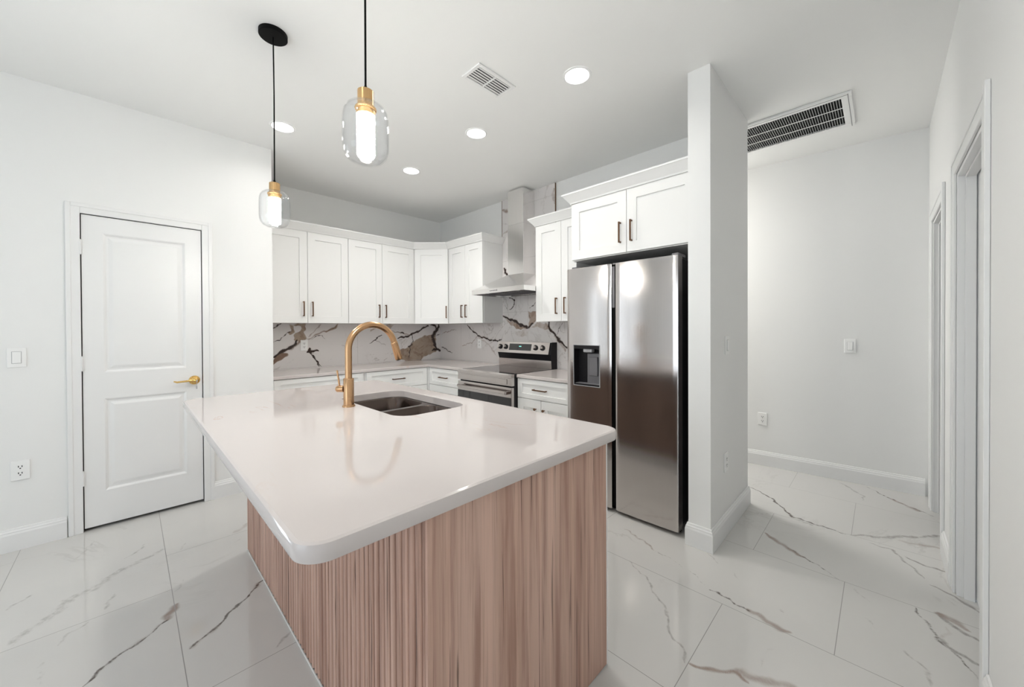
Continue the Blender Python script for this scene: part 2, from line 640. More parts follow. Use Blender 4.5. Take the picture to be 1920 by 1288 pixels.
def led_tube_mat():
    m, nt, p, N, L = new_mat('crackle_led_tube')
    tc = N.new('ShaderNodeTexCoord')
    v = N.new('ShaderNodeTexVoronoi')
    v.inputs['Scale'].default_value = 75
    L.new(tc.outputs['Object'], v.inputs['Vector'])
    f = ramp(N, L, v.outputs['Distance'], 0.05, 0.5)
    L.new(mixc(N, L, f, (1.0, 0.90, 0.74), (1.0, 0.97, 0.90)), p.inputs['Emission Color'])
    L.new(ramp(N, L, f, 0.0, 1.0, TUBE_STR * 0.6, TUBE_STR * 1.2), p.inputs['Emission Strength'])
    p.inputs['Base Color'].default_value = (0.9, 0.9, 0.9, 1)
    return m


LED = led_tube_mat()

# ------------------------------------------------------------------ marble vein layout (metres on each surface)
def paint(xy, veins, wide=1.0):
    """vein strength per vertex: 1 on a vein's centre line, fading to 0 at its edge"""
    out = {k: np.zeros(len(xy), np.float32) for k in 'dbgp'}
    wx = xy[:, 0] + .006 * np.sin(xy[:, 1] * 41 + 1.3) + .004 * np.sin(xy[:, 1] * 97 + xy[:, 0] * 31)
    wy = xy[:, 1] + .006 * np.sin(xy[:, 0] * 37 + .4) + .004 * np.sin(xy[:, 0] * 89 - xy[:, 1] * 29)
    W = np.stack([wx, wy], 1)
    for cls, w, st, pts in veins:
        w = w * wide
        P = np.array(pts, float)
        pad = max(w * 2, .03)
        sel = np.where((W[:, 0] > P[:, 0].min() - pad) & (W[:, 0] < P[:, 0].max() + pad) &
                       (W[:, 1] > P[:, 1].min() - pad) & (W[:, 1] < P[:, 1].max() + pad))[0]
        if len(sel) == 0:
            continue
        Q = W[sel]
        closed = cls in 'pP'
        D = np.full(len(sel), 9.0)
        S = np.zeros(len(sel))
        segs = list(zip(P[:-1], P[1:])) + ([(P[-1], P[0])] if closed else [])
        for k, (a, b) in enumerate(segs):
            ab = b - a
            t = np.clip(((Q - a) @ ab) / max(ab @ ab, 1e-9), 0, 1)
            d = np.linalg.norm(Q - (a + t[:, None] * ab), axis=1)
            near = d < D
            D = np.where(near, d, D)
            S = np.where(near, (k + t) / len(segs), S)
        if closed:
            ins = np.zeros(len(sel), bool)
            for a, b in segs:
                c = (a[1] > Q[:, 1]) != (b[1] > Q[:, 1])
                xi = a[0] + (Q[:, 1] - a[1]) * (b[0] - a[0]) / (b[1] - a[1] + 1e-12)
                ins ^= c & (Q[:, 0] < xi)
            sd = np.where(ins, D, -D)
            val = np.clip(.5 + sd / .02, 0, 1) * st
            tgt = 'p'
        else:
            taper = .35 + .65 * np.sqrt(np.clip(np.minimum(S, 1 - S) * 4, 0, 1))
            val = np.clip(1.25 - D / (w * taper), 0, 1) * st
            tgt = cls
            if cls == 'd' and w > .014:     # warm halo beside the heaviest cracks
                halo = np.clip(1.1 - D / (w * 2.6 * taper), 0, 1) * st * .55
                out['b'][sel] = np.maximum(out['b'][sel], halo)
        out[tgt][sel] = np.maximum(out[tgt][sel], val)
        if cls == 'P':
            out['b'][sel] = np.maximum(out['b'][sel], val)
    return out


def grid_mesh(name, patches, tomap, veins, mat_, extra=None, wide=1.0):
    """flat surface built of finely divided rectangles that carry the vein attributes; patches are (list a, list b)"""
    vs, fs, ab = [], [], []
    base = 0
    for A, Bv in patches:
        A = np.array(A)
        Bv = np.array(Bv)
        g = np.stack(np.meshgrid(A, Bv, indexing='ij'), -1).reshape(-1, 2)
        na, nb = len(A), len(Bv)
        i = (np.arange(na - 1)[:, None] * nb + np.arange(nb - 1)[None, :]).reshape(-1) + base
        fs.append(np.stack([i, i + nb, i + nb + 1, i + 1], 1))
        ab.append(g)
        base += len(g)
    ab = np.concatenate(ab)
    fs = np.concatenate(fs)
    co = tomap(ab)
    nv = len(co)
    if extra is not None:
        ev, ef = extra
        fs = np.concatenate([fs, np.array(ef) + nv])
        co = np.concatenate([co, np.array(ev, float)])
    me = bpy.data.meshes.new(name)
    me.vertices.add(len(co))
    me.vertices.foreach_set('co', co.astype(np.float32).reshape(-1))
    me.loops.add(len(fs) * 4)
    me.loops.foreach_set('vertex_index', fs.astype(np.int32).reshape(-1))
    me.polygons.add(len(fs))
    me.polygons.foreach_set('loop_start', np.arange(0, len(fs) * 4, 4, dtype=np.int32))
    me.update(calc_edges=True)
    me.validate()
    val = paint(ab, veins, wide)
    for k, an in (('d', 'vein_dark'), ('b', 'vein_brown'), ('g', 'vein_grey'), ('p', 'vein_fill')):
        at = me.attributes.new(an, 'FLOAT', 'POINT')
        full = np.zeros(len(co), np.float32)
        full[:nv] = val[k]
        at.data.foreach_set('value', full)
    me.materials.append(mat_)
    o = bpy.data.objects.new(name, me)
    COL.objects.link(o)
    return o


def box_faces(x0, x1, y0, y1, z0, z1, skip):
    """the remaining faces of a slab whose `skip` face is the finely divided one"""
    v = [(x, y, z) for x in (x0, x1) for y in (y0, y1) for z in (z0, z1)]
    F = {'-x': (0, 1, 3, 2), '+x': (4, 6, 7, 5), '-y': (0, 4, 5, 1), '+y': (2, 3, 7, 6), '-z': (0, 2, 6, 4), '+z': (1, 5, 7, 3)}
    return v, [F[k] for k in F if k != skip]


FLOOR_VEINS = [
('g',0.03,0.55,[(0.14,3.026),(0.04,2.978),(-0.056,2.911),(-0.136,2.826),(-0.205,2.796),(-0.248,2.703),(-0.304,2.65),(-0.354,2.564)]),
('g',0.012,0.6,[(-0.056,2.921),(-0.103,2.883),(-0.146,2.82)]),
('b',0.022,0.8,[(0.145,2.38),(0.13,2.327),(0.108,2.272)]),
('d',0.007,0.75,[(0.113,2.274),(0.037,2.221),(-0.007,2.183),(-0.071,2.14),(-0.104,2.103),(-0.135,2.069)]),
('b',0.014,0.5,[(0.113,2.274),(0.053,2.242),(0.002,2.197),(-0.071,2.134),(-0.112,2.092)]),
('d',0.007,0.8,[(0.487,2.291),(0.415,2.222),(0.328,2.138),(0.252,2.063),(0.193,2.036),(0.164,2.007)]),
('b',0.016,0.6,[(0.468,2.273),(0.417,2.229)]),
('b',0.016,0.6,[(0.27,2.071),(0.192,2.03),(0.164,2.007)]),
('b',0.024,0.55,[(0.553,3.039),(0.496,2.976),(0.456,2.946)]),
('g',0.008,0.6,[(-0.132,2.527),(-0.187,2.477),(-0.213,2.407)]),
('g',0.008,0.6,[(-0.341,2.987),(-0.379,2.929),(-0.411,2.886)]),
('g',0.01,0.6,[(-0.083,2.569),(-0.074,2.645),(-0.061,2.681)]),
('g',0.008,0.6,[(0.058,3.197),(0.022,3.112),(-0.019,3.062)]),
('g',0.008,0.5,[(-0.163,3.453),(-0.185,3.35),(-0.24,3.225)]),
('g',0.008,0.7,[(0.479,1.803),(0.436,1.785),(0.41,1.753)]),
('g',0.008,0.5,[(0.222,3.028),(0.202,2.961)]),
('g',0.008,0.4,[(0.481,2.837),(0.426,2.804)]),
('g',0.008,0.4,[(0.242,3.409),(0.174,3.386)]),
('g',0.008,0.5,[(0.185,2.585),(0.149,2.481)]),
('g',0.01,0.4,[(-0.249,2.333),(-0.242,2.189)]),
('d',0.005,0.45,[(2.228,1.161),(2.191,1.048),(2.136,0.923),(2.098,0.762),(2.009,0.603)]),
('b',0.01,0.6,[(2.232,1.192),(2.191,1.048),(2.138,0.936)]),
('d',0.007,0.7,[(2.009,0.603),(1.993,0.518),(1.977,0.415)]),
('b',0.02,0.75,[(1.986,0.432),(1.968,0.381),(1.956,0.327),(1.955,0.266)]),
('b',0.02,0.8,[(2.796,0.52),(2.74,0.447),(2.684,0.37),(2.656,0.301)]),
('d',0.005,0.6,[(2.709,0.403),(2.66,0.311),(2.607,0.235),(2.546,0.156)]),
('d',0.008,0.8,[(3.535,0.762),(3.414,0.596),(3.29,0.513),(3.17,0.426),(3.156,0.305),(3.132,0.154)]),
('g',0.02,0.6,[(3.236,0.481),(3.139,0.4),(3.131,0.313)]),
('g',0.01,0.7,[(4.133,0.255),(4.07,0.176),(3.937,0.101),(3.832,0.087)]),
('d',0.008,0.6,[(4.17,0.071),(4.041,-0.032),(3.934,-0.136),(3.812,-0.3)]),
('b',0.022,0.7,[(4.014,-0.054),(3.934,-0.136),(3.873,-0.202)]),
('g',0.016,0.8,[(3.143,0.126),(3.259,-0.027),(3.516,-0.277)]),
('b',0.022,0.6,[(3.254,-0.07),(3.285,-0.164),(3.307,-0.261)]),
('g',0.008,0.8,[(3.106,0.052),(3.096,-0.042),(2.983,-0.103),(2.855,-0.164)]),
('g',0.01,0.9,[(3.055,-0.098),(3.01,-0.195),(3.009,-0.266)]),
('g',0.01,0.9,[(2.809,-0.182),(2.748,-0.262),(2.695,-0.327)]),
('d',0.008,0.6,[(2.532,-0.114),(2.43,-0.146),(2.355,-0.17)]),
('g',0.014,0.9,[(2.355,-0.17),(2.286,-0.218),(2.267,-0.276)]),
('d',0.006,0.6,[(2.355,-0.17),(2.25,-0.22),(2.163,-0.263)]),
('b',0.022,0.8,[(2.551,-0.178),(2.527,-0.229),(2.496,-0.277)]),
('g',0.012,0.9,[(2.56,-0.178),(2.471,-0.236),(2.443,-0.297)]),
('b',0.012,0.5,[(2.348,-0.169),(2.387,-0.195),(2.457,-0.206)]),
('b',0.012,0.9,[(1.499,0.522),(1.534,0.468),(1.579,0.397),(1.575,0.343)]),
('b',0.022,0.7,[(1.579,0.397),(1.596,0.367),(1.625,0.302),(1.655,0.234),(1.666,0.183)]),
('g',0.007,0.7,[(1.934,0.996),(1.873,0.875),(1.765,0.754),(1.67,0.672),(1.597,0.635),(1.557,0.574),(1.483,0.532)]),
('g',0.007,0.6,[(2.318,0.706),(2.263,0.643)]),
('g',0.008,0.5,[(2.098,0.335),(2.081,0.317)]),
('g',0.008,0.5,[(2.295,0.051),(2.248,0.018)]),
('g',0.007,0.4,[(1.814,0.303),(1.752,0.333),(1.673,0.324)]),
('g',0.009,0.6,[(2.154,-0.075),(2.105,-0.121),(2.013,-0.131)]),
('g',0.008,0.5,[(2.502,0.093),(2.437,0.041)]),
('g',0.007,0.4,[(2.224,0.558),(2.172,0.509)]),
('g',0.02,0.4,[(3.056,0.69),(3.064,0.618),(3.125,0.534)]),
('g',0.01,0.35,[(3.101,0.518),(3.046,0.42)]),
]
LEFT_VEINS = [
('P',0,0.95,[(1.041,1.033),(1.119,1.058),(1.179,1.043),(1.165,1.009),(1.091,0.971),(1.041,0.941)]),
('d',0.016,1,[(1.037,1.021),(1.119,1.061),(1.194,1.103),(1.242,1.149),(1.261,1.191)]),
('p',0,0.9,[(1.215,1.362),(1.356,1.363),(1.338,1.265),(1.372,1.199),(1.29,1.147),(1.232,1.197),(1.247,1.266),(1.296,1.282),(1.297,1.333),(1.248,1.333)]),
('p',0,0.8,[(1.171,1.267),(1.205,1.299),(1.182,1.357),(1.226,1.357),(1.243,1.266),(1.204,1.246)]),
('b',0.02,0.9,[(1.305,1.168),(1.222,1.117),(1.147,1.068)]),
('d',0.01,0.8,[(1.039,1.315),(1.085,1.351),(1.13,1.362)]),
('d',0.008,0.7,[(1.043,1.181),(1.101,1.19),(1.167,1.246),(1.205,1.299)]),
('b',0.012,0.8,[(1.37,1.194),(1.462,1.236),(1.547,1.286),(1.622,1.297),(1.7,1.36)]),
('p',0,0.7,[(1.525,1.286),(1.634,1.32),(1.706,1.363),(1.666,1.296),(1.568,1.269)]),
('d',0.006,0.7,[(1.41,1.193),(1.483,1.23),(1.525,1.23),(1.557,1.195)]),
('b',0.008,0.7,[(1.38,1.221),(1.442,1.286),(1.515,1.359)]),
('d',0.014,1,[(1.359,1.052),(1.399,1.067),(1.481,1.058)]),
('d',0.018,1,[(1.389,1.1),(1.399,1.034)]),
('d',0.01,0.9,[(1.399,1.034),(1.439,0.976),(1.475,0.93),(1.485,0.879)]),
('d',0.008,0.8,[(1.485,0.907),(1.512,0.885)]),
('b',0.03,0.6,[(1.379,1.057),(1.43,1.043)]),
('g',0.008,0.7,[(1.721,1.128),(1.778,1.097)]),
('g',0.008,0.5,[(1.174,0.939),(1.231,0.984)]),
('b',0.01,0.6,[(1.04,0.889),(1.081,0.899),(1.108,0.913)]),
('g',0.006,0.4,[(1.544,0.914),(1.631,0.976)]),
('g',0.006,0.5,[(1.908,1.092),(1.98,1.092)]),
('p',0,0.95,[(2.413,1.015),(2.601,1.066),(2.722,1.17),(2.879,1.215),(3.026,1.234),(3.025,1.079),(3.041,0.98),(2.909,0.944),(2.813,0.894),(2.751,0.847),(2.614,0.856),(2.469,0.915),(2.413,0.97)]),
('d',0.026,1,[(3.086,1.368),(3.027,1.262),(2.968,1.186),(3.009,1.094),(3.041,1.015)]),
('d',0.02,1,[(2.959,0.997),(3.041,1.015),(3.112,0.998)]),
('d',0.016,0.9,[(2.945,1.36),(3.011,1.346),(3.043,1.29)]),
('d',0.014,0.95,[(2.443,1.183),(2.529,1.194),(2.647,1.225),(2.785,1.291),(2.912,1.353)]),
('d',0.01,0.8,[(2.654,1.218),(2.661,1.131),(2.631,1.079),(2.608,1.0),(2.618,0.906)]),
('d',0.016,0.8,[(2.601,1.066),(2.661,1.091)]),
('d',0.008,0.8,[(2.062,1.135),(2.132,1.158),(2.184,1.207),(2.237,1.231)]),
('g',0.008,0.8,[(2.132,1.158),(2.29,1.103)]),
('b',0.01,0.8,[(2.36,1.28),(2.515,1.247),(2.632,1.225)]),
('d',0.012,0.9,[(2.486,1.247),(2.536,1.246)]),
('p',0,0.7,[(2.069,1.301),(2.159,1.325),(2.107,1.276),(2.069,1.264)]),
('p',0,0.7,[(2.279,1.363),(2.402,1.364),(2.332,1.293),(2.292,1.319)]),
('d',0.008,0.7,[(2.976,1.178),(3.114,1.24)]),
('g',0.008,0.7,[(2.248,0.897),(2.302,0.938)]),
('g',0.008,0.5,[(2.104,0.912),(2.156,0.934)]),
('b',0.012,0.6,[(2.735,0.858),(2.79,0.889)]),
('d',0.008,0.6,[(2.4,1.061),(2.441,1.007)]),
('b',0.01,0.6,[(2.427,0.956),(2.6,0.944)]),
]
RIGHT_VEINS = [
('b',0.01,0.7,[(4.453,1.233),(4.278,1.268),(4.097,1.296)]),
('d',0.008,0.8,[(4.455,1.055),(4.328,1.01),(4.19,0.967)]),
('d',0.012,0.9,[(3.867,1.346),(3.664,1.215),(3.471,1.172),(3.314,1.148),(3.213,1.175)]),
('b',0.008,0.8,[(3.992,1.077),(3.78,1.12),(3.664,1.196)]),
('b',0.014,0.6,[(3.664,1.205),(3.552,1.152),(3.445,1.101),(3.366,1.023),(3.303,0.956)]),
('b',0.03,0.4,[(3.607,1.197),(3.418,1.163),(3.238,1.166)]),
('g',0.01,0.4,[(3.524,1.342),(3.313,1.235)]),
('d',0.018,1,[(3.199,1.445),(3.043,1.396),(2.906,1.344),(2.796,1.303),(2.731,1.366)]),
('p',0,0.45,[(3.115,1.245),(2.796,1.311),(2.807,1.198),(2.975,1.212)]),
('p',0,0.75,[(3.175,1.416),(3.02,1.379),(2.883,1.327),(2.796,1.294),(2.974,1.29),(3.09,1.355)]),
('p',0,0.8,[(2.79,1.492),(2.668,1.491),(2.668,1.381),(2.791,1.319)]),
('p',0,0.6,[(2.668,1.368),(2.547,1.363),(2.484,1.313),(2.469,1.263),(2.628,1.302),(2.753,1.31)]),
('d',0.016,1,[(2.511,1.378),(2.488,1.286),(2.412,1.225),(2.356,1.166),(2.274,1.102)]),
('b',0.03,0.7,[(2.431,1.225),(2.337,1.137),(2.292,1.064)]),
('d',0.006,0.7,[(2.412,1.225),(2.318,1.359)]),
('g',0.01,0.6,[(2.319,1.048),(2.375,0.986)]),
('d',0.01,0.8,[(3.088,1.667),(2.995,1.619),(3.03,1.546),(3.089,1.523)]),
('d',0.008,0.6,[(3.161,1.577),(3.137,1.525)]),
('d',0.008,0.6,[(2.794,1.528),(2.678,1.578)]),
('d',0.008,0.6,[(2.784,1.463),(2.763,1.414)]),
('b',0.03,0.6,[(2.432,2.755),(2.433,2.627)]),
('b',0.03,0.8,[(3.19,2.691),(3.1,2.664)]),
('b',0.02,0.6,[(3.192,2.409),(3.102,2.444)]),
('g',0.01,0.6,[(3.191,2.537),(3.101,2.511)]),
('d',0.02,1,[(3.173,2.005),(3.154,1.96),(3.098,1.912)]),
]

# ================================================================== SETTING
def lin(a, b, step):
    return list(np.linspace(a, b, max(2, int(round((b - a) / step)) + 1)))


def struct(o, label, cat):
    return tag(o, label, cat, kind='structure')


ua = [-3.3] + lin(-0.60, 0.62, .006) + [0.9, 1.28] + lin(1.30, 4.25, .006) + [4.45]
va = [-0.42] + lin(-0.34, 1.26, .006) + [1.5] + lin(1.62, 3.70, .006) + [4.6]
ev, ef = box_faces(-3.3, 4.45, -0.42, 4.6, -0.10, 0.0, '+z')
floor = grid_mesh('floor', [(ua, va)], lambda g: np.concatenate([g, np.zeros((len(g), 1))], 1), FLOOR_VEINS, FLOORM, (ev, ef), 1.35)
struct(floor, 'polished white marble-look floor tiles with brown and grey veins', 'floor')

bm = B(); box(bm, -3.4, 4.5, -0.5, 4.7, CEIL, CEIL + .1)
struct(finish(bm, 'ceiling', CEILM), 'flat white painted ceiling over the kitchen', 'ceiling')

DX0, DX1, DZ = -0.2135, 0.3905, 2.049      # pantry door opening
bm = B()
wall_holes(bm, 1, VD, VD + .12, -3.3, UJ, 0, CEIL, [(DX0, DX1, 0, DZ), (-2.43, -2.07, .06, 2.12), (-1.60, -1.24, .06, 2.12)])
box(bm, UJ - .12, UJ, VD + .12, VK, 0, CEIL)
struct(finish(bm, 'wall_left', WALL), 'white painted wall with the panelled pantry door', 'wall')
bm = B(); box(bm, UJ - .12, UC2 + .02, VK, VK + .12, 0, CEIL)
struct(finish(bm, 'wall_back', WALL), 'white painted kitchen wall above the long run of cabinets', 'wall')
bm = B()
box(bm, UK, UC2, VC1, VK, 0, CEIL)
struct(finish(bm, 'wall_range', WALL), 'white painted wall behind the range and refrigerator', 'wall')
bm = B(); box(bm, UC, UC2, VC0, VC1, 0, CEIL)
struct(finish(bm, 'wall_partition', WALL), 'narrow white partition wall standing right of the refrigerator', 'wall')

HA, HB = (4.1776 - .085 / 1.11 * 1.75, 2.62), (4.2634 + .085 / 1.11 * .2, -.46)   # hall wall line
bm = B(); prism(bm, [HA, HB, (HB[0] + .12, HB[1]), (HA[0] + .12, HA[1])], 2, 0, CEIL)
struct(finish(bm, 'wall_hall', WALL), 'white wall at the end of the hallway with switch and outlet', 'wall')
bm = B(); box(bm, UC2, 4.3, 2.5, 2.6, 0, CEIL)
struct(finish(bm, 'wall_hall_end', WALL), 'white wall closing the side hallway', 'wall')
DOORS = [(2.095, 2.800), (3.335, 3.948)]
bm = B()
wall_holes(bm, 1, VR - .12, VR, -3.3, 4.45, 0, CEIL, [(a, b, 0, 2.03) for a, b in DOORS])
struct(finish(bm, 'wall_right', WALL), 'white wall on the right with two cased doorways', 'wall')
bm = B(); wall_holes(bm, 0, -3.3, -3.18, VR - .12, VD + .12, 0, CEIL, [(-.2, 2.2, .1, 2.2)])
struct(finish(bm, 'wall_front', WALL), 'white wall behind the camera with a wide window', 'wall')
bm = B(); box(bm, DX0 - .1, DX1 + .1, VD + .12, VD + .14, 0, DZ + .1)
struct(finish(bm, 'wall_gap_backing', SHADE), 'unseen plate behind the closed pantry door, shade painted near-black', 'wall')  # added plate sealing the opening from light; pantry darkness painted on


def window(name, axis, p, a0, a1, z0, z1, label):
    root = thing(name, label, 'window', ((a0 + a1) / 2, p, z0) if axis == 1 else (p, (a0 + a1) / 2, z0), kind='structure')
    f = B()
    t = .055
    mid = (a0 + a1) / 2
    mid = mid if a1 - a0 > .6 else a0 + .02
    for b0, b1, c0, c1 in ((a0, a0 + t, z0, z1), (a1 - t, a1, z0, z1), (a0 + t, a1 - t, z0, z0 + t), (a0 + t, a1 - t, z1 - t, z1), (mid - .03, mid + .03, z0 + t, z1 - t)):
        if axis == 1:
            box(f, b0, b1, p - .03, p + .03, c0, c1, .003, 1)
        else:
            box(f, p - .03, p + .03, b0, b1, c0, c1, .003, 1)
    fr = finish(f, 'window_frame', TRIM, root)
    g = B()
    if axis == 1:
        box(g, a0 + .05, a1 - .05, p - .003, p + .003, z0 + .05, z1 - .05)
    else:
        box(g, p - .003, p + .003, a0 + .05, a1 - .05, z0 + .05, z1 - .05)
    finish(g, 'pane', PANE, root)


window('window_1', 1, VD + .07, -2.43, -2.07, .06, 2.12, 'tall narrow window in the left wall, far from the pantry door')
window('window_3', 1, VD + .07, -1.60, -1.24, .06, 2.12, 'tall narrow window in the left wall, close to the pantry door')
window('window_2', 0, -3.24, -.2, 2.2, .1, 2.2, 'wide window in the wall behind the camera')

# skirting
BBP = [(0, 0), (.015, 0), (.015, .098), (.012, .108), (.012, .114), (.008, .120), (.006, .130), (0, .132)]
def skirting(name, path, label):
    bm = B(); sweep(bm, path, BBP)
    struct(finish(bm, name, TRIM), label, 'baseboard')
e = .0006
skirting('baseboard_left', [(-1.20, VD - e), (-0.281, VD - e)], 'white baseboard left of the pantry door')
skirting('baseboard_pantry', [(.450, VD - e), (UJ + e, VD - e), (UJ + e, VD + .195)], 'white baseboard between the pantry door and the cabinets')
skirting('baseboard_partition', [(UC + .22, VC1 + e), (UC - e, VC1 + e), (UC - e, VC0 - e), (UC2 + e, VC0 - e), (UC2 + e, 2.49)], 'stepped white baseboard wrapping the partition wall')
def hall_u(v):
    return HA[0] + (HB[0] - HA[0]) * (v - HA[1]) / (HB[1] - HA[1])
skirting('baseboard_hall', [(hall_u(2.49) - e, 2.49), (hall_u(-.243) - e, -.243)], 'white baseboard along the hallway end wall')
skirting('baseboard_right', [(3.245, VR + e), (2.893, VR + e)], 'short white baseboard between the two doorways')
skirting('baseboard_entry', [(2.003, VR + e), (-3.15, VR + e)], 'white baseboard on the right wall beside the camera')


def casing(name, axis_pos, side, a0, a1, z1, w, label, t=.016, z_ext=.0):
    """door casing on a wall running along X; side=-1 faces -Y, +1 faces +Y"""
    bm = B()
    y = axis_pos
    for k, (w0, w1, tt) in enumerate(((0, w * .72, t * .72), (w * .62, w, t))):
        ys = sorted((y, y + side * tt))
        box(bm, a0 - w1, a0 - w0, ys[0], ys[1], 0, z1 + w1, .002, 1)
        box(bm, a1 + w0, a1 + w1, ys[0], ys[1], 0, z1 + w1, .002, 1)
        box(bm, a0 - w0, a1 + w0, ys[0], ys[1], z1 + w0, z1 + w1, .002, 1)
    struct(finish(bm, name, TRIM), label, 'trim')


casing('trim_1', VD - .0005, -1, DX0, DX1, DZ, .062, 'white casing around the panelled pantry door')
casing('trim_2', VR + .0005, 1, DOORS[0][0], DOORS[0][1], 2.03, .088, 'white casing around the nearer doorway on the right', .014)
casing('trim_3', VR + .0005, 1, DOORS[1][0], DOORS[1][1], 2.03, .088, 'white casing around the farther doorway on the right', .014)
for k, (a, b) in enumerate(DOORS):
    bm = B()
    for x0, x1 in ((a, a + .018), (b - .018, b)):
        box(bm, x0, x1, VR - .12, VR - .0005, 0, 2.03, .001, 1)
    box(bm, a + .018, b - .018, VR - .12, VR - .0005, 2.012, 2.03, .001, 1)
    for x0, x1 in ((a + .018, a + .030), (b - .030, b - .018)):
        box(bm, x0, x1, VR - .058, VR - .024, 0, 2.012, .001, 1)
    box(bm, a + .030, b - .030, VR - .058, VR - .024, 2.0, 2.012, .001, 1)
    struct(finish(bm, 'trim_%d' % (k + 4), TRIM), ('white jamb lining the nearer doorway on the right', 'shaded white jamb lining the farther doorway on the right')[k], 'trim')
    if k == 1:
        continue
    root = thing('door_%d' % (k + 2), ('white door set back in the nearer doorway', 'white door set back in the farther doorway')[k], 'door', ((a + b) / 2, VR - .08, 0), kind='structure')
    bm = B()
    Mx = frame((b - .021, VR - .062, 0), (-1, 0, 0), (0, 1, 0))
    w = b - a - .042
    panel_leaf(bm, Mx, 0, w, .012, 2.008, [(.11, w - .11, .25, .84), (.11, w - .11, 1.03, 1.90)])
    finish(bm, 'door_leaf', TRIM, root)

bm = B()
for q in ((3.10, 4.20, -1.62, -1.52), (3.00, 3.10, -1.62, VR - .121), (4.20, 4.30, -1.62, VR - .121)):
    box(bm, q[0], q[1], q[2], q[3], 0, 2.5)
box(bm, 3.00, 4.30, -1.62, VR - .121, 2.5, 2.6)
struct(finish(bm, 'wall_side_room', WALL), 'unlit white room seen through the farther doorway', 'wall')
bm = B(); box(bm, 3.00, 4.30, -1.62, -.4205, -.1, 0)
struct(finish(bm, 'floor_side_room', FLOORM), 'marble-look floor of the unlit room past the farther doorway', 'floor')

# ---- pantry door
root = thing('door_1', 'white two-panel pantry door with gold lever handle', 'door', ((DX0 + DX1) / 2, VD, 0), kind='structure')
bm = B()
lx0, lx1, lz0, lz1 = DX0 + .0045, DX1 - .0045, .020, DZ - .005
Mx = frame((0, VD - .002, 0), (1, 0, 0), (0, -1, 0))
panel_leaf(bm, Mx, lx0, lx1, lz0, lz1, [(-.115, .295, .243, .848), (-.115, .295, 1.022, 1.936)])
leaf = finish(bm, 'door_leaf', TRIM, root)
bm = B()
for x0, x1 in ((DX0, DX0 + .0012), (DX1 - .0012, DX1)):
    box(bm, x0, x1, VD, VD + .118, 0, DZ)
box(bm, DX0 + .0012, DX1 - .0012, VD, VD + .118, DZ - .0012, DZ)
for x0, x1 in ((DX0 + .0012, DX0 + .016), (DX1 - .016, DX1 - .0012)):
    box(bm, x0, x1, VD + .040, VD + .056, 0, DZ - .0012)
finish(bm, 'jamb', SHADE, root)  # jamb coloured near-black so the door gap reads as deep shade
for z in (1.831, 1.083, .345):
    bm = B()
    lathe(bm, [(.0065, -.046), (.0065, .046)], (DX0 + .001, VD - .008, z), 14)
    lathe(bm, [(.0045, .046), (.0045, .050)], (DX0 + .001, VD - .008, z), 10)
    box(bm, DX0 - .012, DX0 + .014, VD - .0035, VD - .0015, z - .044, z + .044, .0005, 1)
    finish(bm, 'hinge', TRIM, root, True)
kx, kz = .340, .926
hm = Matrix.Rotation(math.radians(90), 4, 'X')     # lathe axis towards -Y
bm = B()
lathe(bm, [(.032, 0), (.033, .004), (.030, .010), (.024, .013), (.022, .018), (.014, .022), (.012, .048), (.016, .052), (.016, .058), (.009, .062)], (kx, VD - .002, kz), 28, hm)
for k in range(12):
    t = 2 * math.pi * k / 12
    s = bmesh.new()
    bmesh.ops.create_icosphere(s, subdivisions=1, radius=.006)
    merge(bm, s, Matrix.Translation((kx + .027 * math.cos(t), VD - .011, kz + .027 * math.sin(t))))
han = finish(bm, 'lever_handle', GOLD, root, True)
bm = B()
tube(bm, [(kx, VD - .056, kz), (kx - .03, VD - .058, kz + .002), (kx - .07, VD - .056, kz - .001), (kx - .10, VD - .050, kz - .003), (kx - .118, VD - .048, kz + .004)], [.009, .0075, .0065, .0065, .004], 12)
finish(bm, 'lever', GOLD, han, True)
bm = B()
box(bm, kx + .004, kx + .012, VD - .070, VD - .062, kz - .006, kz + .004, .001, 1)
tube(bm, [(kx + .008, VD - .066, kz - .004), (kx + .007, VD - .067, kz - .040)], .0016, 8)
box(bm, kx + .003, kx + .011, VD - .068, VD - .066, kz - .060, kz - .038, .0008, 1)
finish(bm, 'key', LGREYPL, han)
bm = B()
box(bm, DX1 - .003, DX1 + .009, VD - .0035, VD - .0012, kz - .028, kz + .028, .0006, 1)
finish(bm, 'strike_plate', BRONZE, root)

# ================================================================== BACKSPLASH
T = .012
ev, ef = box_faces(UJ + .001, UK - .001, VK - T, VK - .0005, CB + .0006, 1.366, '-y')
o = grid_mesh('backsplash', [(lin(UJ + .001, UK - .001, .0045), lin(CB + .0006, 1.366, .0045))],
              lambda g: np.stack([g[:, 0], np.full(len(g), VK - T), g[:, 1]], 1), LEFT_VEINS, SPLASH_L, (ev, ef), 1.25)
tag(o, 'brown-veined marble backsplash along the back wall behind the brass faucet', 'backsplash')
ys0, ys1 = 2.414, 3.201
ev, ef = box_faces(UK - T, UK - .0005, 1.79, VK - T - .001, CB + .0006, 1.366, '-x')
ev2, ef2 = box_faces(UK - T, UK - .0005, ys0, ys1, 1.366, CEIL - .001, '-x')
ef = [tuple(f) for f in ef] + [tuple(i + 8 for i in f) for f in ef2]
o = grid_mesh('backsplash', [(lin(1.79, VK - T - .001, .0045), lin(CB + .0006, 1.366, .0045)), (lin(ys0, ys1, .0045), lin(1.366, CEIL - .001, .0045))],
              lambda g: np.stack([np.full(len(g), UK - T), g[:, 0], g[:, 1]], 1), RIGHT_VEINS, SPLASH_R, (ev + ev2, ef), 1.25)
tag(o, 'veined marble backsplash behind the range rising to the ceiling behind the hood', 'backsplash')
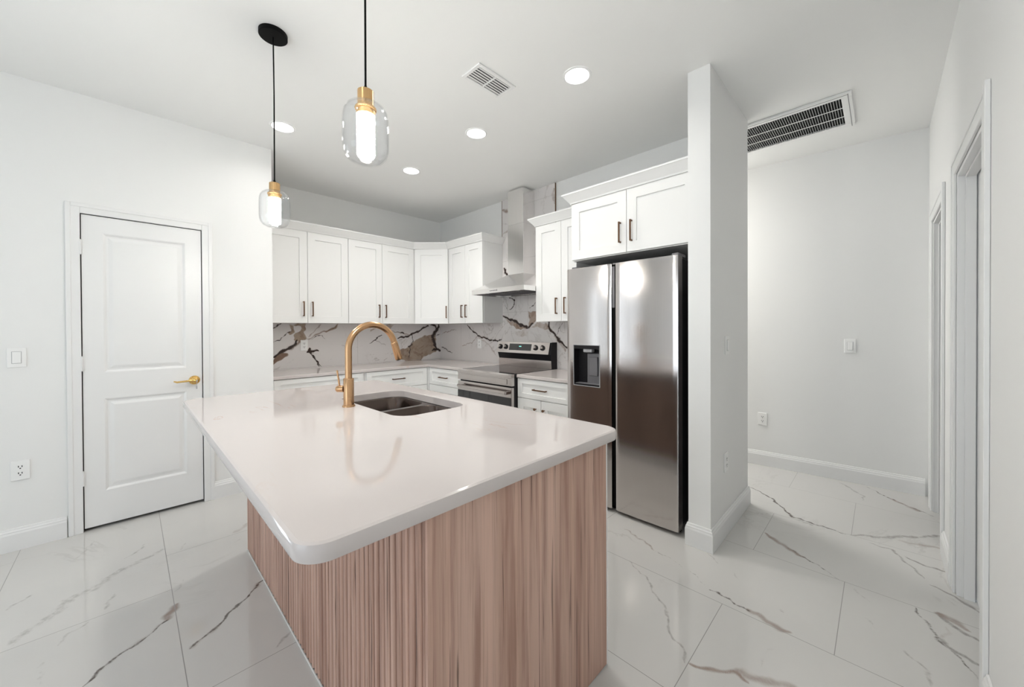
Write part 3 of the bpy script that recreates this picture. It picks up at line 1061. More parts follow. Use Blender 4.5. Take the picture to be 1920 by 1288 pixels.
for nm, y0, y1, z0, lab in (('edge_trim', ys1, ys1 + .006, 2.30, 'thin bronze edge strip left of the hood chimney'),
                            ('edge_trim', ys0 - .006, ys0, 2.30, 'thin bronze edge strip right of the hood chimney')):
    bm = B(); box(bm, UK - T - .002, UK - .0005, y0, y1, z0, CEIL - .001)
    tag(finish(bm, nm, BRONZE), lab, 'trim strip', 'bronze tile edge strips')

# ================================================================== CABINETS
UZ0, UZ1 = 1.367, 2.290
def cab_body(bm, M, w, d, z0, z1, t=.018):
    box(bm, 0, w, -d, 0, z0, z1, .001, 1, M)


def cabinet(name, label, cat, M, w, d, z0, z1, fronts, kick=0.0):
    """fronts: (kind, x0, x1, z0, z1, handle) ; handle = ('v'|'h'|'k', cx, cz) or None"""
    org = M @ Vector((w / 2, -d / 2, z0 - kick))
    root = thing(name, label, cat, org)
    bm = B()
    box(bm, 0, w, -d, 0, z0, z1, .001, 1, M)
    if kick:
        box(bm, .0, w, -d, -.07, z0 - kick, z0, 0, 1, M)
    finish(bm, 'body', CABW, root)
    for kind, a0, a1, b0, b1, han in fronts:
        bm = B()
        if kind == 'drawer':
            shaker(bm, M, a0, a1, b0, b1, .0012, .02, .055, .042)
        else:
            shaker(bm, M, a0, a1, b0, b1, .0012, .02)
        f = finish(bm, kind, CABW, root)
        if han:
            hb = B()
            if han[0] == 'k':
                lathe(hb, [(.005, 0), (.005, .018), (.011, .020), (.0125, .026), (.009, .031)], (0, 0, 0), 16,
                      M @ Matrix.Translation((han[1], .021, han[2])) @ Matrix.Rotation(math.radians(-90), 4, 'X'))
                finish(hb, 'knob', BRONZE, f, True)
            else:
                bar_pull(hb, M, han[1], han[2], .15, han[0] == 'v', .0212)
                finish(hb, 'handle', BRONZE, f)
    return root


g = .0016
VF, UF = 4.170, 2.815       # upper cabinet box fronts
ML = lambda x, v: frame((x, v, 0), (1, 0, 0), (0, -1, 0))        # fronts facing -Y
MR = lambda u, y: frame((u, y, 0), (0, -1, 0), (-1, 0, 0))       # fronts facing -X
dz0, dz1 = UZ0 - .002, UZ1 - .0012
HZ = 1.508
cabinet('upper_cabinet', 'white shaker upper cabinet beside the pantry wall, leftmost of the run', 'cabinet', ML(UJ + .012, VF), 1.683 - UJ - .012, VK - .001 - VF, UZ0, UZ1,
        [('door', g, 1.2745 - UJ - .012 - g, dz0, dz1, ('v', 1.233 - UJ - .012, HZ)),
         ('door', 1.2745 - UJ - .012 + g, 1.683 - UJ - .012 - g, dz0, dz1, ('v', 1.316 - UJ - .012, HZ))])
cabinet('upper_cabinet', 'white shaker upper cabinet second from the pantry wall, left of the corner', 'cabinet', ML(1.6845, VF), 2.494 - 1.6845, VK - .001 - VF, UZ0, UZ1,
        [('door', g, 2.073 - 1.6845 - g, dz0, dz1, ('v', 2.031 - 1.6845, HZ)),
         ('door', 2.073 - 1.6845 + g, 2.494 - 1.6845 - g, dz0, dz1, ('v', 2.112 - 1.6845, HZ))])
# diagonal corner cabinet
A = Vector((2.4955, VF)); Bc = Vector((UF, 3.8405))
root = thing('corner_cabinet', 'white diagonal corner upper cabinet with a single shaker door', 'cabinet', (2.80, 4.16, UZ0))
bm = B(); prism(bm, [(A.x, A.y), (Bc.x, Bc.y), (UK - .001, Bc.y), (UK - .001, VK - .001), (A.x, VK - .001)], 2, UZ0, UZ1)
finish(bm, 'body', CABW, root)
xd = Vector((Bc.x - A.x, Bc.y - A.y, 0)); W = xd.length; xd.normalize()
MD = frame((A.x, A.y, 0), xd, (xd.y, -xd.x, 0))
bm = B(); shaker(bm, MD, .024, W - .024, dz0, dz1, .0012)
f = finish(bm, 'door', CABW, root)
hb = B(); bar_pull(hb, MD, W - .045, HZ, .15, True, .0212); finish(hb, 'handle', BRONZE, f)
cabinet('upper_cabinet', 'white shaker upper cabinet between the corner cabinet and the range hood', 'cabinet', MR(UF, 3.839), 3.839 - 3.203, UK - .001 - UF, UZ0, UZ1,
        [('door', g, 3.839 - 3.517 - g, dz0, dz1, ('v', 3.839 - 3.567, HZ)),
         ('door', 3.839 - 3.517 + g, 3.839 - 3.203 - g, dz0, dz1, ('v', 3.839 - 3.490, HZ))])
cabinet('upper_cabinet', 'white shaker upper cabinet between the range hood and the refrigerator', 'cabinet', MR(UF, 2.413), 2.413 - 1.793, UK - .001 - UF, UZ0, UZ1,
        [('door', g, 2.413 - 2.104 - g, dz0, dz1, ('v', 2.413 - 2.153, HZ)),
         ('door', 2.413 - 2.104 + g, 2.413 - 1.793 - g, dz0, dz1, ('v', 2.413 - 2.055, HZ))])
FZ0 = 1.836
cabinet('refrigerator_cabinet', 'deep white two-door cabinet mounted above the refrigerator', 'cabinet', MR(2.522, 1.779), 1.779 - .8245, UK - .001 - 2.522, FZ0, UZ1,
        [('door', g, 1.779 - 1.301 - g, FZ0 + .006, dz1, ('v', 1.779 - 1.348, 1.988)),
         ('door', 1.779 - 1.301 + g, 1.779 - .8245 - g, FZ0 + .006, dz1, ('v', 1.779 - 1.261, 1.988))])

# side panel that closes the refrigerator bay on its left
bm = B(); box(bm, 2.545, UK - .001, 1.7615, 1.7805, 0, FZ0 - .0005, .001, 1)
tag(finish(bm, 'end_panel', CABW), 'tall white panel between the refrigerator and the base cabinet', 'panel')

# crown mouldings
CRP = [(0, 2.286), (.006, 2.286), (.010, 2.296), (.052, 2.348), (.056, 2.350), (.056, 2.362), (0, 2.362)]
def crown(path, label):
    bm = B(); sweep(bm, path, CRP)
    tag(finish(bm, 'crown_molding', CABW), label, 'molding', 'crown moldings on the cabinets')
fo = .0222
dd = Vector((xd.y, -xd.x, 0)) * fo
def crown_ok(p): return p
import itertools
Ad = (A.x + dd.x - .009, A.y - fo)
Bd = (Bc.x - fo, Bc.y + dd.y + .009)
CRP = [(o_, z_ + .0045) for o_, z_ in CRP]
crown([(UJ + .001, VF - fo), (2.4955 - .010, VF - fo), (UF - fo, 3.8405 + .010), (UF - fo, 3.203), (UK - T - .003, 3.203)], 'white crown molding along the long corner run of upper cabinets')
crown([(UK - .015, 2.4135), (UF - fo, 2.4135), (UF - fo, 1.840)], 'short white crown molding between the hood and the refrigerator cabinet')
crown([(UK - .001, 1.7795), (2.522 - fo, 1.7795), (2.522 - fo, .8245)], 'white crown molding on top of the refrigerator cabinet')

# base cabinets
BZ0, BZ1 = .10, CB - .0305
VBF, UBF = 3.882, 2.525
def base(label, M, w, d, fronts):
    return cabinet('base_cabinet', label, 'cabinet', M, w, d, BZ0, BZ1, fronts, .0995)
x0 = UJ + .030
base('white base cabinet beside the pantry wall, drawer without a pull', ML(x0, VBF), 1.735 - x0, VK - .001 - VBF,
     [('drawer', .02, 1.712 - x0, .665, BZ1 - .006, None), ('door', .02, .43, .105, .660, ('k', .39, .58)), ('door', .434, 1.712 - x0, .105, .660, ('k', .474, .58))])
base('white base cabinet left of the inner corner, wide drawer with bronze pull', ML(1.7365, VBF), 2.493 - 1.7365, VK - .001 - VBF,
     [('drawer', .012, 2.486 - 1.7365, .645, BZ1 - .006, ('h', 2.112 - 1.7365, .745)), ('door', .012, .374, .105, .640, ('k', .335, .58)), ('door', .378, 2.486 - 1.7365, .105, .640, ('k', .417, .58))])
bm = B(); box(bm, 2.4935, UK - .002, 3.8535, VK - .002, .0005, BZ1, .001, 1)
tag(finish(bm, 'corner_cabinet', CABW), 'white blind corner base filler where the two counters meet', 'cabinet')
base('white base cabinet left of the range, narrow drawer with bronze pull', MR(UBF, 3.852), 3.852 - 3.197, UK - .001 - UBF,
     [('drawer', .012, .650, .652, BZ1 - .006, ('h', 3.852 - 3.548, .745)), ('door', .012, .650, .105, .647, ('k', .61, .58))])
base('white base cabinet right of the range, drawer above two knobbed doors', MR(UBF, 2.392), 2.392 - 1.783, UK - .001 - UBF,
     [('drawer', .004, .605, .670, BZ1 - .006, ('h', 2.392 - 2.115, .757)), ('door', .004, 2.392 - 2.111, .105, .665, ('k', 2.392 - 2.165, .588)), ('door', 2.392 - 2.107, .605, .105, .665, ('k', 2.392 - 2.070, .588))])

# back counters
def counter(bm, pts, z0, z1, r=.004):
    """flat slab with eased top and bottom edges from an outline"""
    def off(e):
        P = [Vector(p) for p in pts]
        out = []
        n = len(P)
        area = sum(P[i].x * P[(i + 1) % n].y - P[(i + 1) % n].x * P[i].y for i in range(n))
        sgn = 1 if area > 0 else -1
        for i in range(n):
            d0 = (P[i] - P[i - 1]).normalized(); d1 = (P[(i + 1) % n] - P[i]).normalized()
            n0 = Vector((-d0.y, d0.x)) * sgn; n1 = Vector((-d1.y, d1.x)) * sgn
            m = (n0 + n1).normalized(); k = e / max(m.dot(n0), .3)
            out.append((P[i].x + m.x * k, P[i].y + m.y * k))
        return out
    rings = []
    for e_, z in ((r, z0), (r * .3, z0 + r * .3), (0, z0 + r), (0, z1 - r), (r * .3, z1 - r * .3), (r, z1)):
        rings.append([(p[0], p[1], z) for p in off(e_)])
    loft(bm, rings)


bm = B()
counter(bm, [(UJ + .002, VK - .001), (UJ + .002, 3.852), (2.495, 3.852), (2.495, 3.198), (UK - .001, 3.198), (UK - .001, VK - .001)], CB - .030, CB)
tag(finish(bm, 'countertop', QUARTZ), 'L-shaped white quartz counter along the back wall and the corner', 'countertop')
bm = B(); counter(bm, [(2.495, 2.391), (2.495, 1.7822), (UK - .001, 1.7822), (UK - .001, 2.391)], CB - .030, CB)
tag(finish(bm, 'countertop', QUARTZ), 'short white quartz counter between the range and the refrigerator', 'countertop')

# ================================================================== RANGE
RY0, RY1 = 2.3945, 3.1945
root = thing('range', 'stainless steel electric range with black glass top and back control panel', 'range', (2.78, (RY0 + RY1) / 2, 0))
bm = B(); box(bm, 2.47, UK - T - .002, RY0, RY1, .02, .862, .002, 1)
finish(bm, 'body', BLKPL, root)
for yy in (RY0 + .05, RY1 - .05):
    for xx in (2.52, 3.05):
        bm = B(); lathe(bm, [(.018, 0), (.018, .02)], (xx, yy, 0), 14); finish(bm, 'foot', BLACK, root)
bm = B(); box(bm, 2.452, 3.03, RY0 + .012, RY1 - .012, .8622, .879, .004, 2)
ckt = finish(bm, 'cooktop', GLASSBK, root)
for xx, yy, r in ((2.62, 2.60, .115), (2.62, 2.99, .095), (2.87, 2.60, .085), (2.87, 2.99, .105)):
    bm = B()
    n = 48
    rings = [[(xx + q * math.cos(2 * math.pi * k / n), yy + q * math.sin(2 * math.pi * k / n), .8793) for k in range(n)] for q in (r - .0015, r)]
    loft(bm, rings, False, False)
    finish(bm, 'burner_ring', GREYPL, ckt)
bm = B()
prism(bm, [(2.452, .880), (2.428, .868), (2.428, .845), (2.434, .842), (2.434, .772), (2.469, .772), (2.469, .880)], 1, RY0 + .002, RY1 - .002)
box(bm, 2.4305, 2.4345, RY0 + .06, RY1 - .06, .783, .832, .0015, 1)
finish(bm, 'front_panel', STEEL, root)
bm = B(); box(bm, 2.432, 2.4695, RY0 + .004, RY1 - .004, .290, .757, .003, 1)
od = finish(bm, 'oven_door', STEEL, root)
bm = B(); box(bm, 2.429, 2.4325, RY0 + .006, RY1 - .006, .300, .664, .001, 1)
finish(bm, 'oven_window', GLASSBK, od)
bm = B()
box(bm, 2.378, 2.398, RY0 + .03, RY1 - .055, .700, .728, .006, 2)
for yy in (RY0 + .055, RY1 - .085):
    box(bm, 2.396, 2.4325, yy - .014, yy + .014, .694, .722, .003, 1)
finish(bm, 'handle', STEEL, od)
bm = B(); box(bm, 2.434, 2.4695, RY0 + .004, RY1 - .004, .085, .280, .003, 1)
finish(bm, 'drawer', STEEL, root)
bm = B()
box(bm, 3.032, UK - T - .002, RY0 + .004, RY1 - .004, .8622, .965, .003, 1)
bg_ = finish(bm, 'backguard', STEEL, root)
bm = B()
prism(bm, [(3.034, .9652), (3.012, 1.030), (UK - T - .003, 1.030), (UK - T - .003, .9652)], 1, RY0 + .006, RY1 - .006)
finish(bm, 'vent_band', BLKPL, bg_)
bm = B()
prism(bm, [(2.992, 1.031), (3.022, 1.150), (UK - T - .003, 1.152), (UK - T - .003, 1.031)], 1, RY0 + .026, RY1 - .004)
cp = finish(bm, 'control_panel', STEEL, root)
bm = B()
prism(bm, [(3.020, .8622), (3.005, 1.030), (3.020, 1.154), (UK - T - .002, 1.154), (UK - T - .002, .8622)], 1, RY0 - .0, RY0 + .0035)
prism(bm, [(3.008, 1.031), (3.036, 1.151), (UK - T - .003, 1.1525), (UK - T - .003, 1.031)], 1, RY0 + .0036, RY0 + .0258)
finish(bm, 'end_cap', BLKPL, root)
# face frame of the sloping control panel: x along -Y, z up the slope
sl = Vector((.030, 0, .119)).normalized()
nrm = Vector((-sl.z, 0, sl.x))
MC = Matrix.Identity(4)
for i in range(3):
    MC[i][0] = (0, -1, 0)[i]; MC[i][1] = nrm[i]; MC[i][2] = sl[i]; MC[i][3] = (2.992, 0, 1.031)[i]
bm = B(); box(bm, -2.995, -2.665, 0, .0015, .030, .103, .0008, 1, MC)
dsp = finish(bm, 'display', GLASSBK, cp)
bm = B(); box(bm, -2.845, -2.810, .0015, .0020, .070, .079, 0, 1, MC)
finish(bm, 'lit_readout', mat('green_readout', (.02, .1, .08), .4, emis=(.25, .9, .75), estr=1.2, noise=.1), dsp)
for yy in (3.140, 3.052, 2.605, 2.510):
    bm = B(); lathe(bm, [(.028, 0), (.028, .010), (.022, .013)], (0, 0, 0), 28, MC @ Matrix.Translation((-yy, 0, .066)) @ Matrix.Rotation(math.radians(-90), 4, 'X'))
    kb = finish(bm, 'knob', BLKPL, cp, True)
    bm = B(); lathe(bm, [(.019, .013), (.017, .028), (.015, .030)], (0, 0, 0), 24, MC @ Matrix.Translation((-yy, 0, .066)) @ Matrix.Rotation(math.radians(-90), 4, 'X'))
    box(bm, -yy - .004, -yy + .004, .028, .036, .048, .084, .001, 1, MC)
    finish(bm, 'knob_cap', STEEL, kb, True)

# ================================================================== RANGE HOOD
HY0, HY1, HX = 2.4145, 3.1865, 2.625
xb = UK - T - .001
root = thing('range_hood', 'stainless steel chimney range hood mounted over the range', 'range hood', ((HX + xb) / 2, (HY0 + HY1) / 2, 1.668))
bm = B()
# lip as an open-bottomed tray
for a in ((HX, HX + .004, HY0, HY1), (xb - .004, xb, HY0, HY1), (HX + .004, xb - .004, HY0, HY0 + .004), (HX + .004, xb - .004, HY1 - .004, HY1)):
    box(bm, a[0], a[1], a[2], a[3], 1.667, 1.7145)
lip = finish(bm, 'lip', STEELH, root)
bm = B(); box(bm, HX + .0045, xb - .0045, HY0 + .0045, HY1 - .0045, 1.680, 1.690)
und = finish(bm, 'underside', STEEL, lip)
for k in range(2):
    ya = HY0 + .07 + k * .33
    bm = B()
    box(bm, HX + .13, xb - .06, ya, ya + .30, 1.674, 1.6798, .002, 1)
    for q in range(9):
        yy = ya + .02 + q * .0325
        box(bm, HX + .145, xb - .075, yy, yy + .012, 1.671, 1.674)
    finish(bm, 'filter', GREYPL, lip)
for k in range(2):
    bm = B(); lathe(bm, [(.03, 1.676), (.03, 1.6798)], (HX + .07, HY0 + .16 + k * .45, 0), 20)
    finish(bm, 'hood_lamp', LGREYPL, lip)
for k in range(5):
    bm = B(); lathe(bm, [(.006, 0), (.006, .004)], (0, 0, 0), 12, frame((HX, 2.795 + (k - 2) * .022 + .045, 1.691), (0, 1, 0), (0, 0, 1)) @ Matrix.Rotation(0, 4, 'X'))
    bm.free()
    bm = B(); lathe(bm, [(.0055, 0), (.0055, .003)], (HX, 2.84 + (k - 2) * .024, 1.691), 12, Matrix.Rotation(math.radians(-90), 4, 'Y'))
    finish(bm, 'button', GREYPL, lip)
CHX, CY0, CY1 = 2.918, 2.690, 2.924
bm = B()
loft(bm, [[(HX + .0005, HY0 + .0005, 1.7146), (HX + .0005, HY1 - .0005, 1.7146), (xb, HY1 - .0005, 1.7146), (xb, HY0 + .0005, 1.7146)],
          [(CHX - .004, CY0 - .004, 1.884), (CHX - .004, CY1 + .004, 1.884), (xb, CY1 + .004, 1.884), (xb, CY0 - .004, 1.884)]])
finish(bm, 'canopy', STEELH, root)
bm = B(); box(bm, CHX, xb, CY0, CY1, 1.8842, 2.42, .002, 1)
ch = finish(bm, 'chimney', STEELH, root)
bm = B(); box(bm, CHX + .003, xb, CY0 + .003, CY1 - .003, 2.4202, 2.792, .002, 1)
finish(bm, 'chimney_extension', STEELH, ch)

# ================================================================== REFRIGERATOR
FX = 2.365
root = thing('refrigerator', 'stainless steel side-by-side refrigerator with ice and water dispenser', 'refrigerator', (2.72, 1.31, 0))
bm = B(); box(bm, FX + .085, UK - .06, .897, 1.727, .045, 1.735, .003, 1)
finish(bm, 'body', BLKPL, root)
bm = B(); box(bm, FX + .06, FX + .09, .90, 1.724, .008, .045, .002, 1)
finish(bm, 'base_grille', BLACK, root)
for yy in (.94, 1.68):
    for xx in (FX + .13, UK - .13):
        bm = B(); lathe(bm, [(.02, 0), (.02, .045)], (xx, yy, 0), 14); finish(bm, 'foot', BLACK, root)
MF = frame((FX, 0, 0), (0, -1, 0), (-1, 0, 0))
def fridge_door(y0, y1, z0, z1, hole=None):
    t = bmesh.new()
    # front skin with a slight bow and rounded vertical edges, local x=-Y
    ys = []
    n = 24
    for k in range(n + 1):
        s = k / n
        y = y0 + (y1 - y0) * s
        dx = .0045 * (2 * s - 1) ** 2
        ed = min(s, 1 - s) * (y1 - y0)
        r = .004
        if ed < r:
            dx += r - math.sqrt(max(r * r - (r - ed) ** 2, 0))
        ys.append((y, FX + dx))
    outline = ys + [(y1, FX + .078), (y0, FX + .078)]
    return outline


def door_mesh(y0, y1, z0, z1):
    bm = B()
    o2 = fridge_door(y0, y1, z0, z1)
    loft(bm, [[(x, y, z) for y, x in o2] for z in (z0, z1)])
    return bm


DRZ0, DRZ1 = .028, 1.748
R = (.893, 1.318); Lf = (1.350, 1.728)
bm = door_mesh(R[0], R[1], DRZ0, DRZ1)
rd = finish(bm, 'door', STEEL, root, True, 30)
bm = B(); box(bm, FX + .0785, FX + .084, R[0] + .004, R[1] - .004, DRZ0 + .02, DRZ1 - .02)
finish(bm, 'gasket', BLKPL, rd)
# left door: assembled around the dispenser opening
dy0, dy1, dzz0, dzz1 = 1.439, 1.668, .868, 1.174
bm = B()
o2 = fridge_door(Lf[0], Lf[1], 0, 0)
def sub(a, b):
    pts = [(y, x) for y, x in o2[:-2] if a < y < b]
    def at(v):
        s = (v - Lf[0]) / (Lf[1] - Lf[0])
        return FX + .0045 * (2 * s - 1) ** 2
    p0 = [(Lf[0], o2[0][1])] if a <= Lf[0] else [(a, at(a))]
    p1 = [(Lf[1], o2[24][1])] if b >= Lf[1] else [(b, at(b))]
    return p0 + pts + p1 + [(b, FX + .078), (a, FX + .078)]
loft(bm, [[(x, y, z) for y, x in o2] for z in (DRZ0, dzz0)])
loft(bm, [[(x, y, z) for y, x in o2] for z in (dzz1, DRZ1)])
for a, b in ((Lf[0], dy0), (dy1, Lf[1])):
    loft(bm, [[(x, y, z) for y, x in sub(a, b)] for z in (dzz0, dzz1)])
bmesh.ops.remove_doubles(bm, verts=bm.verts, dist=1e-5)
ld = finish(bm, 'door', STEEL, root, True, 30)
bm = B(); box(bm, FX + .0785, FX + .084, Lf[0] + .004, Lf[1] - .004, DRZ0 + .02, DRZ1 - .02)
finish(bm, 'gasket', BLKPL, ld)
bm = B()
for a in ((dy0, dy0 + .004, dzz0, dzz1), (dy1 - .004, dy1, dzz0, dzz1), (dy0 + .004, dy1 - .004, dzz0, dzz0 + .004), (dy0 + .004, dy1 - .004, dzz1 - .004, dzz1)):
    box(bm, FX - .003, FX + .004, a[0], a[1], a[2], a[3], .0008, 1)
dp = finish(bm, 'dispenser', LGREYPL, root)
bm = B()
box(bm, FX + .066, FX + .074, dy0 + .001, dy1 - .001, dzz0 + .001, dzz1 - .001)
box(bm, FX + .0045, FX + .066, dy0 + .001, dy0 + .004, dzz0 + .001, dzz1 - .001)
box(bm, FX + .0045, FX + .066, dy1 - .004, dy1 - .001, dzz0 + .001, dzz1 - .001)
box(bm, FX + .0045, FX + .066, dy0 + .004, dy1 - .004, dzz1 - .03, dzz1 - .0045)
box(bm, FX + .0045, FX + .066, dy0 + .004, dy1 - .004, dzz0 + .0045, dzz0 + .015)
finish(bm, 'recess', BLKPL, dp)
bm = B(); box(bm, FX + .012, FX + .055, 1.515, 1.590, 1.118, 1.165, .006, 2)
finish(bm, 'spout', LGREYPL, dp)
bm = B(); box(bm, FX + .045, FX + .0655, 1.455, 1.575, .884, 1.110, .004, 1)
finish(bm, 'chute', GREYPL, dp)
bm = B(); box(bm, FX + .030, FX + .0445, 1.478, 1.548, .945, 1.085, .004, 2)
finish(bm, 'paddle', GREYPL, dp)
bm = B(); box(bm, FX + .010, FX + .060, 1.450, 1.655, .8832, .888, .001, 1)
finish(bm, 'drip_tray', GREYPL, dp)
# handle channel between the doors
bm = B(); box(bm, FX + .020, FX + .084, 1.3195, 1.3485, .05, 1.728, .001, 1)
finish(bm, 'handle_channel', BLACK, root)
bm = B(); box(bm, FX + .012, FX + .0195, 1.328, 1.347, 1.440, 1.728, .002, 1)
finish(bm, 'grip_strip', GREYPL, root)
for yy in (.925, 1.690):
    bm = B(); box(bm, FX + .045, FX + .16, yy - .022, yy + .022, 1.7485, 1.768, .004, 2)
    finish(bm, 'hinge_cover', GREYPL, root)
bm = B(); box(bm, FX + .06, FX + .15, 1.30, 1.37, 1.7485, 1.760, .003, 1)
finish(bm, 'hinge_cover', GREYPL, root)
# dark board with the shade of the refrigerator bay painted into its colour
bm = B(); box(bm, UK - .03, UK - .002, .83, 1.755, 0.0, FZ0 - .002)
tag(finish(bm, 'bay_shade_panel', SHADE), 'panel above and behind the refrigerator, bay shade painted into its dark colour', 'panel')

# ================================================================== ISLAND
IX0, IX1, IY0, IY1 = .4806, 1.2828, .7511, 2.6654
root = thing('kitchen_island', 'kitchen island clad in fluted pinkish oak with a flat oak end', 'island', ((IX0 + IX1) / 2, (IY0 + IY1) / 2, 0))
bm = B()
tz = CT - .0405
box(bm, IX0 + .012, IX0 + .030, IY0 + .012, IY1 - .012, .0005, tz)
box(bm, IX1 - .030, IX1 - .012, IY0 + .012, IY1 - .012, .10, tz)
box(bm, IX0 + .030, IX1 - .012, IY0 + .012, IY0 + .030, .0005, tz)
box(bm, IX0 + .030, IX1 - .012, IY1 - .030, IY1 - .012, .0005, tz)
box(bm, IX0 + .030, IX1 - .030, IY0 + .030, IY1 - .030, .10, .118)
box(bm, IX1 - .09, IX1 - .075, IY0 + .030, IY1 - .030, .0005, .10)
finish(bm, 'body', CABW, root)
# fluted long side facing the seating area
pts = []
n = 60
FY0, FY1 = IY0 + .0121, IY1 - .0121
pitch = (FY1 - FY0) / n
for k in range(n):
    y = FY0 + k * pitch
    for s, d in ((.0, 0), (.20, .0002), (.34, .0016), (.40, .0040), (.42, .0105), (.58, .0105), (.60, .0040), (.66, .0016), (.80, .0002)):
        pts.append((IX0 + d, y + s * pitch))
pts.append((IX0, FY1))
outline = pts + [(IX0 + .0118, FY1), (IX0 + .0118, FY0)]
bm = B(); prism(bm, outline, 2, .006, tz)
finish(bm, 'fluted_panel', WOOD, root, True, 50)
bm = B(); box(bm, IX0, IX1 - .006, IY0, IY0 + .0118, .004, tz, .0008, 1)
finish(bm, 'end_panel', WOODF, root)
bm = B(); box(bm, IX0, IX1 - .006, IY1 - .0118, IY1, .004, tz, .0008, 1)
finish(bm, 'end_panel', WOODF, root)
bm = B()
box(bm, IX1 - .0058, IX1 + .001, IY0 - .001, IY0 + .012, .001, tz, .001, 1)
finish(bm, 'corner_strip', CABW, root)
bm = B()
box(bm, IX0 - .004, IX0 - .0002, IY0 - .004, IY1, .0005, .0058)
finish(bm, 'base_strip', CABW, root)
MI = frame((IX1 - .0118, 0, 0), (0, 1, 0), (1, 0, 0))
for a, b, c, d in ((.765, 1.29, .105, .65), (.765, 1.29, .655, .866), (1.294, 1.83, .105, .866), (1.834, 2.37, .105, .866), (2.374, 2.65, .105, .866)):
    bm = B(); shaker(bm, MI, a, b, c, d, 0, .0116, .06, .05, .006)
    kind = 'drawer' if c > .5 else 'door'
    f = finish(bm, kind, WOODD, root)
    hb = B()
    if kind == 'drawer':
        bar_pull(hb, MI, (a + b) / 2, (c + d) / 2, .15, False, .0118)
    else:
        bar_pull(hb, MI, b - .04 if a < 1.5 else a + .04, d - .12, .15, True, .0118)
    finish(hb, 'handle', BRONZE, f)

# worktop slab with the sink cut-out
SX0, SX1, SY0, SY1 = .815, 1.195, 1.475, 2.175
def rings_slab(bm, outer, inner, z0, z1, r):
    """outer/inner: functions e -> outline inset by e"""
    prof = [(r, z0), (r * .3, z0 + r * .3), (0, z0 + r), (0, z1 - r), (r * .3, z1 - r * .3), (r, z1)]
    O = [[bm.verts.new((x, y, z)) for x, y in outer(e_)] for e_, z in prof]
    pin = [(.002, z0), (0, z0 + .002), (0, z1 - .002), (.002, z1)]
    I = [[bm.verts.new((x, y, z)) for x, y in inner(-e_)] for e_, z in pin]
    for S in (O, I):
        for a, b in zip(S[:-1], S[1:]):
            for i in range(len(a)):
                j = (i + 1) % len(a)
                bm.faces.new((a[i], a[j], b[j], b[i]))
    for a, b in ((O[0], I[0]), (O[-1], I[-1])):
        es = []
        for L_ in (a, b):
            for i in range(len(L_)):
                e_ = bm.edges.get((L_[i], L_[(i + 1) % len(L_)]))
                es.append(e_)
        bmesh.ops.triangle_fill(bm, edges=es, use_beauty=True)


WX0, WX1, WY0, WY1 = .2004, 1.3158, .7041, 2.735
bm = B()
rings_slab(bm, lambda e_: rrect(WX0 + e_, WX1 - e_, WY0 + e_, WY1 - e_, .060 - e_, 12),
           lambda e_: rrect(SX0 + e_, SX1 - e_, SY0 + e_, SY1 - e_, .085 - e_, 12), CT - .040, CT, .010)
tag(finish(bm, 'countertop', QUARTZ, None, True, 28), 'large white quartz island top with rounded corners and sink cut-out', 'countertop')

# sink
root = thing('sink', 'double-bowl stainless steel undermount sink set in the island top', 'sink', ((SX0 + SX1) / 2, (SY0 + SY1) / 2, .66))
bowls = [(SX0 + .012, SX1 - .012, SY0 + .010, 1.805), (SX0 + .012, SX1 - .012, 1.835, SY1 - .010)]
zf = CT - .0405
def ring_pts(q, e_, r, z):
    return [(x, y, z) for x, y in rrect(q[0] + e_, q[1] - e_, q[2] + e_, q[3] - e_, max(r - e_, .01), 10)]
bm = B()
es = []
ou = [bm.verts.new((x, y, zf)) for x, y in rrect(SX0 - .02, SX1 + .02, SY0 - .02, SY1 + .02, .09, 10)]
loops = [ou]
for q in bowls:
    loops.append([bm.verts.new(p) for p in ring_pts(q, 0, .080, zf)])
for L_ in loops:
    for i in range(len(L_)):
        es.append(bm.edges.new((L_[i], L_[(i + 1) % len(L_)])))
bmesh.ops.triangle_fill(bm, edges=es, use_beauty=True)
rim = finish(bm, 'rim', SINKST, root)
for q in bowls:
    bm = B()
    loft(bm, [ring_pts(q, e_, .080, z) for e_, z in ((0, zf), (.003, zf - .004), (.006, zf - .15), (.010, zf - .185), (.022, zf - .202), (.045, zf - .208))], cap0=False)
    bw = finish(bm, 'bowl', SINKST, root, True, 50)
    bm = B()
    cx, cy = (q[0] + q[1]) / 2, (q[2] + q[3]) / 2
    lathe(bm, [(.044, zf - .2078), (.042, zf - .2055), (.030, zf - .207), (.012, zf - .2072)], (cx, cy, 0), 28)
    finish(bm, 'drain', STEEL, bw, True)

# faucet
fx, fy = .760, 1.880
root = thing('faucet', 'brushed brass pull-down gooseneck faucet standing beside the sink', 'faucet', (fx, fy, CT))
bm = B(); lathe(bm, [(.030, CT), (.030, CT + .004), (.0275, CT + .009)], (fx, fy, 0), 36)
finish(bm, 'base_ring', BRASS, root, True)
bm = B(); lathe(bm, [(.0245, CT + .009), (.0245, CT + .137), (.0225, CT + .140)], (fx, fy, 0), 36)
bd = finish(bm, 'base', BRASS, root, True)
zc, Rr = 1.196, .124
path = [(fx, fy, CT + .139), (fx, fy, 1.10), (fx, fy, zc - .04)]
for k in range(0, 34):
    t = math.radians(180 - 165 * k / 33)
    path.append((fx + Rr + Rr * math.cos(t), fy, zc + Rr * math.sin(t)))
bm = B(); tube(bm, path, .0165, 24)
finish(bm, 'spout', BRASS, root, True)
p1 = Vector(path[-1]); dr = (Vector(path[-1]) - Vector(path[-2])).normalized()
bm = B(); tube(bm, [p1 + dr * s for s in (.0005, .003, .010, .095, .100)], [.0165, .0185, .0185, .0205, .0185], 24)
hd = finish(bm, 'spray_head', BRASS, root, True)
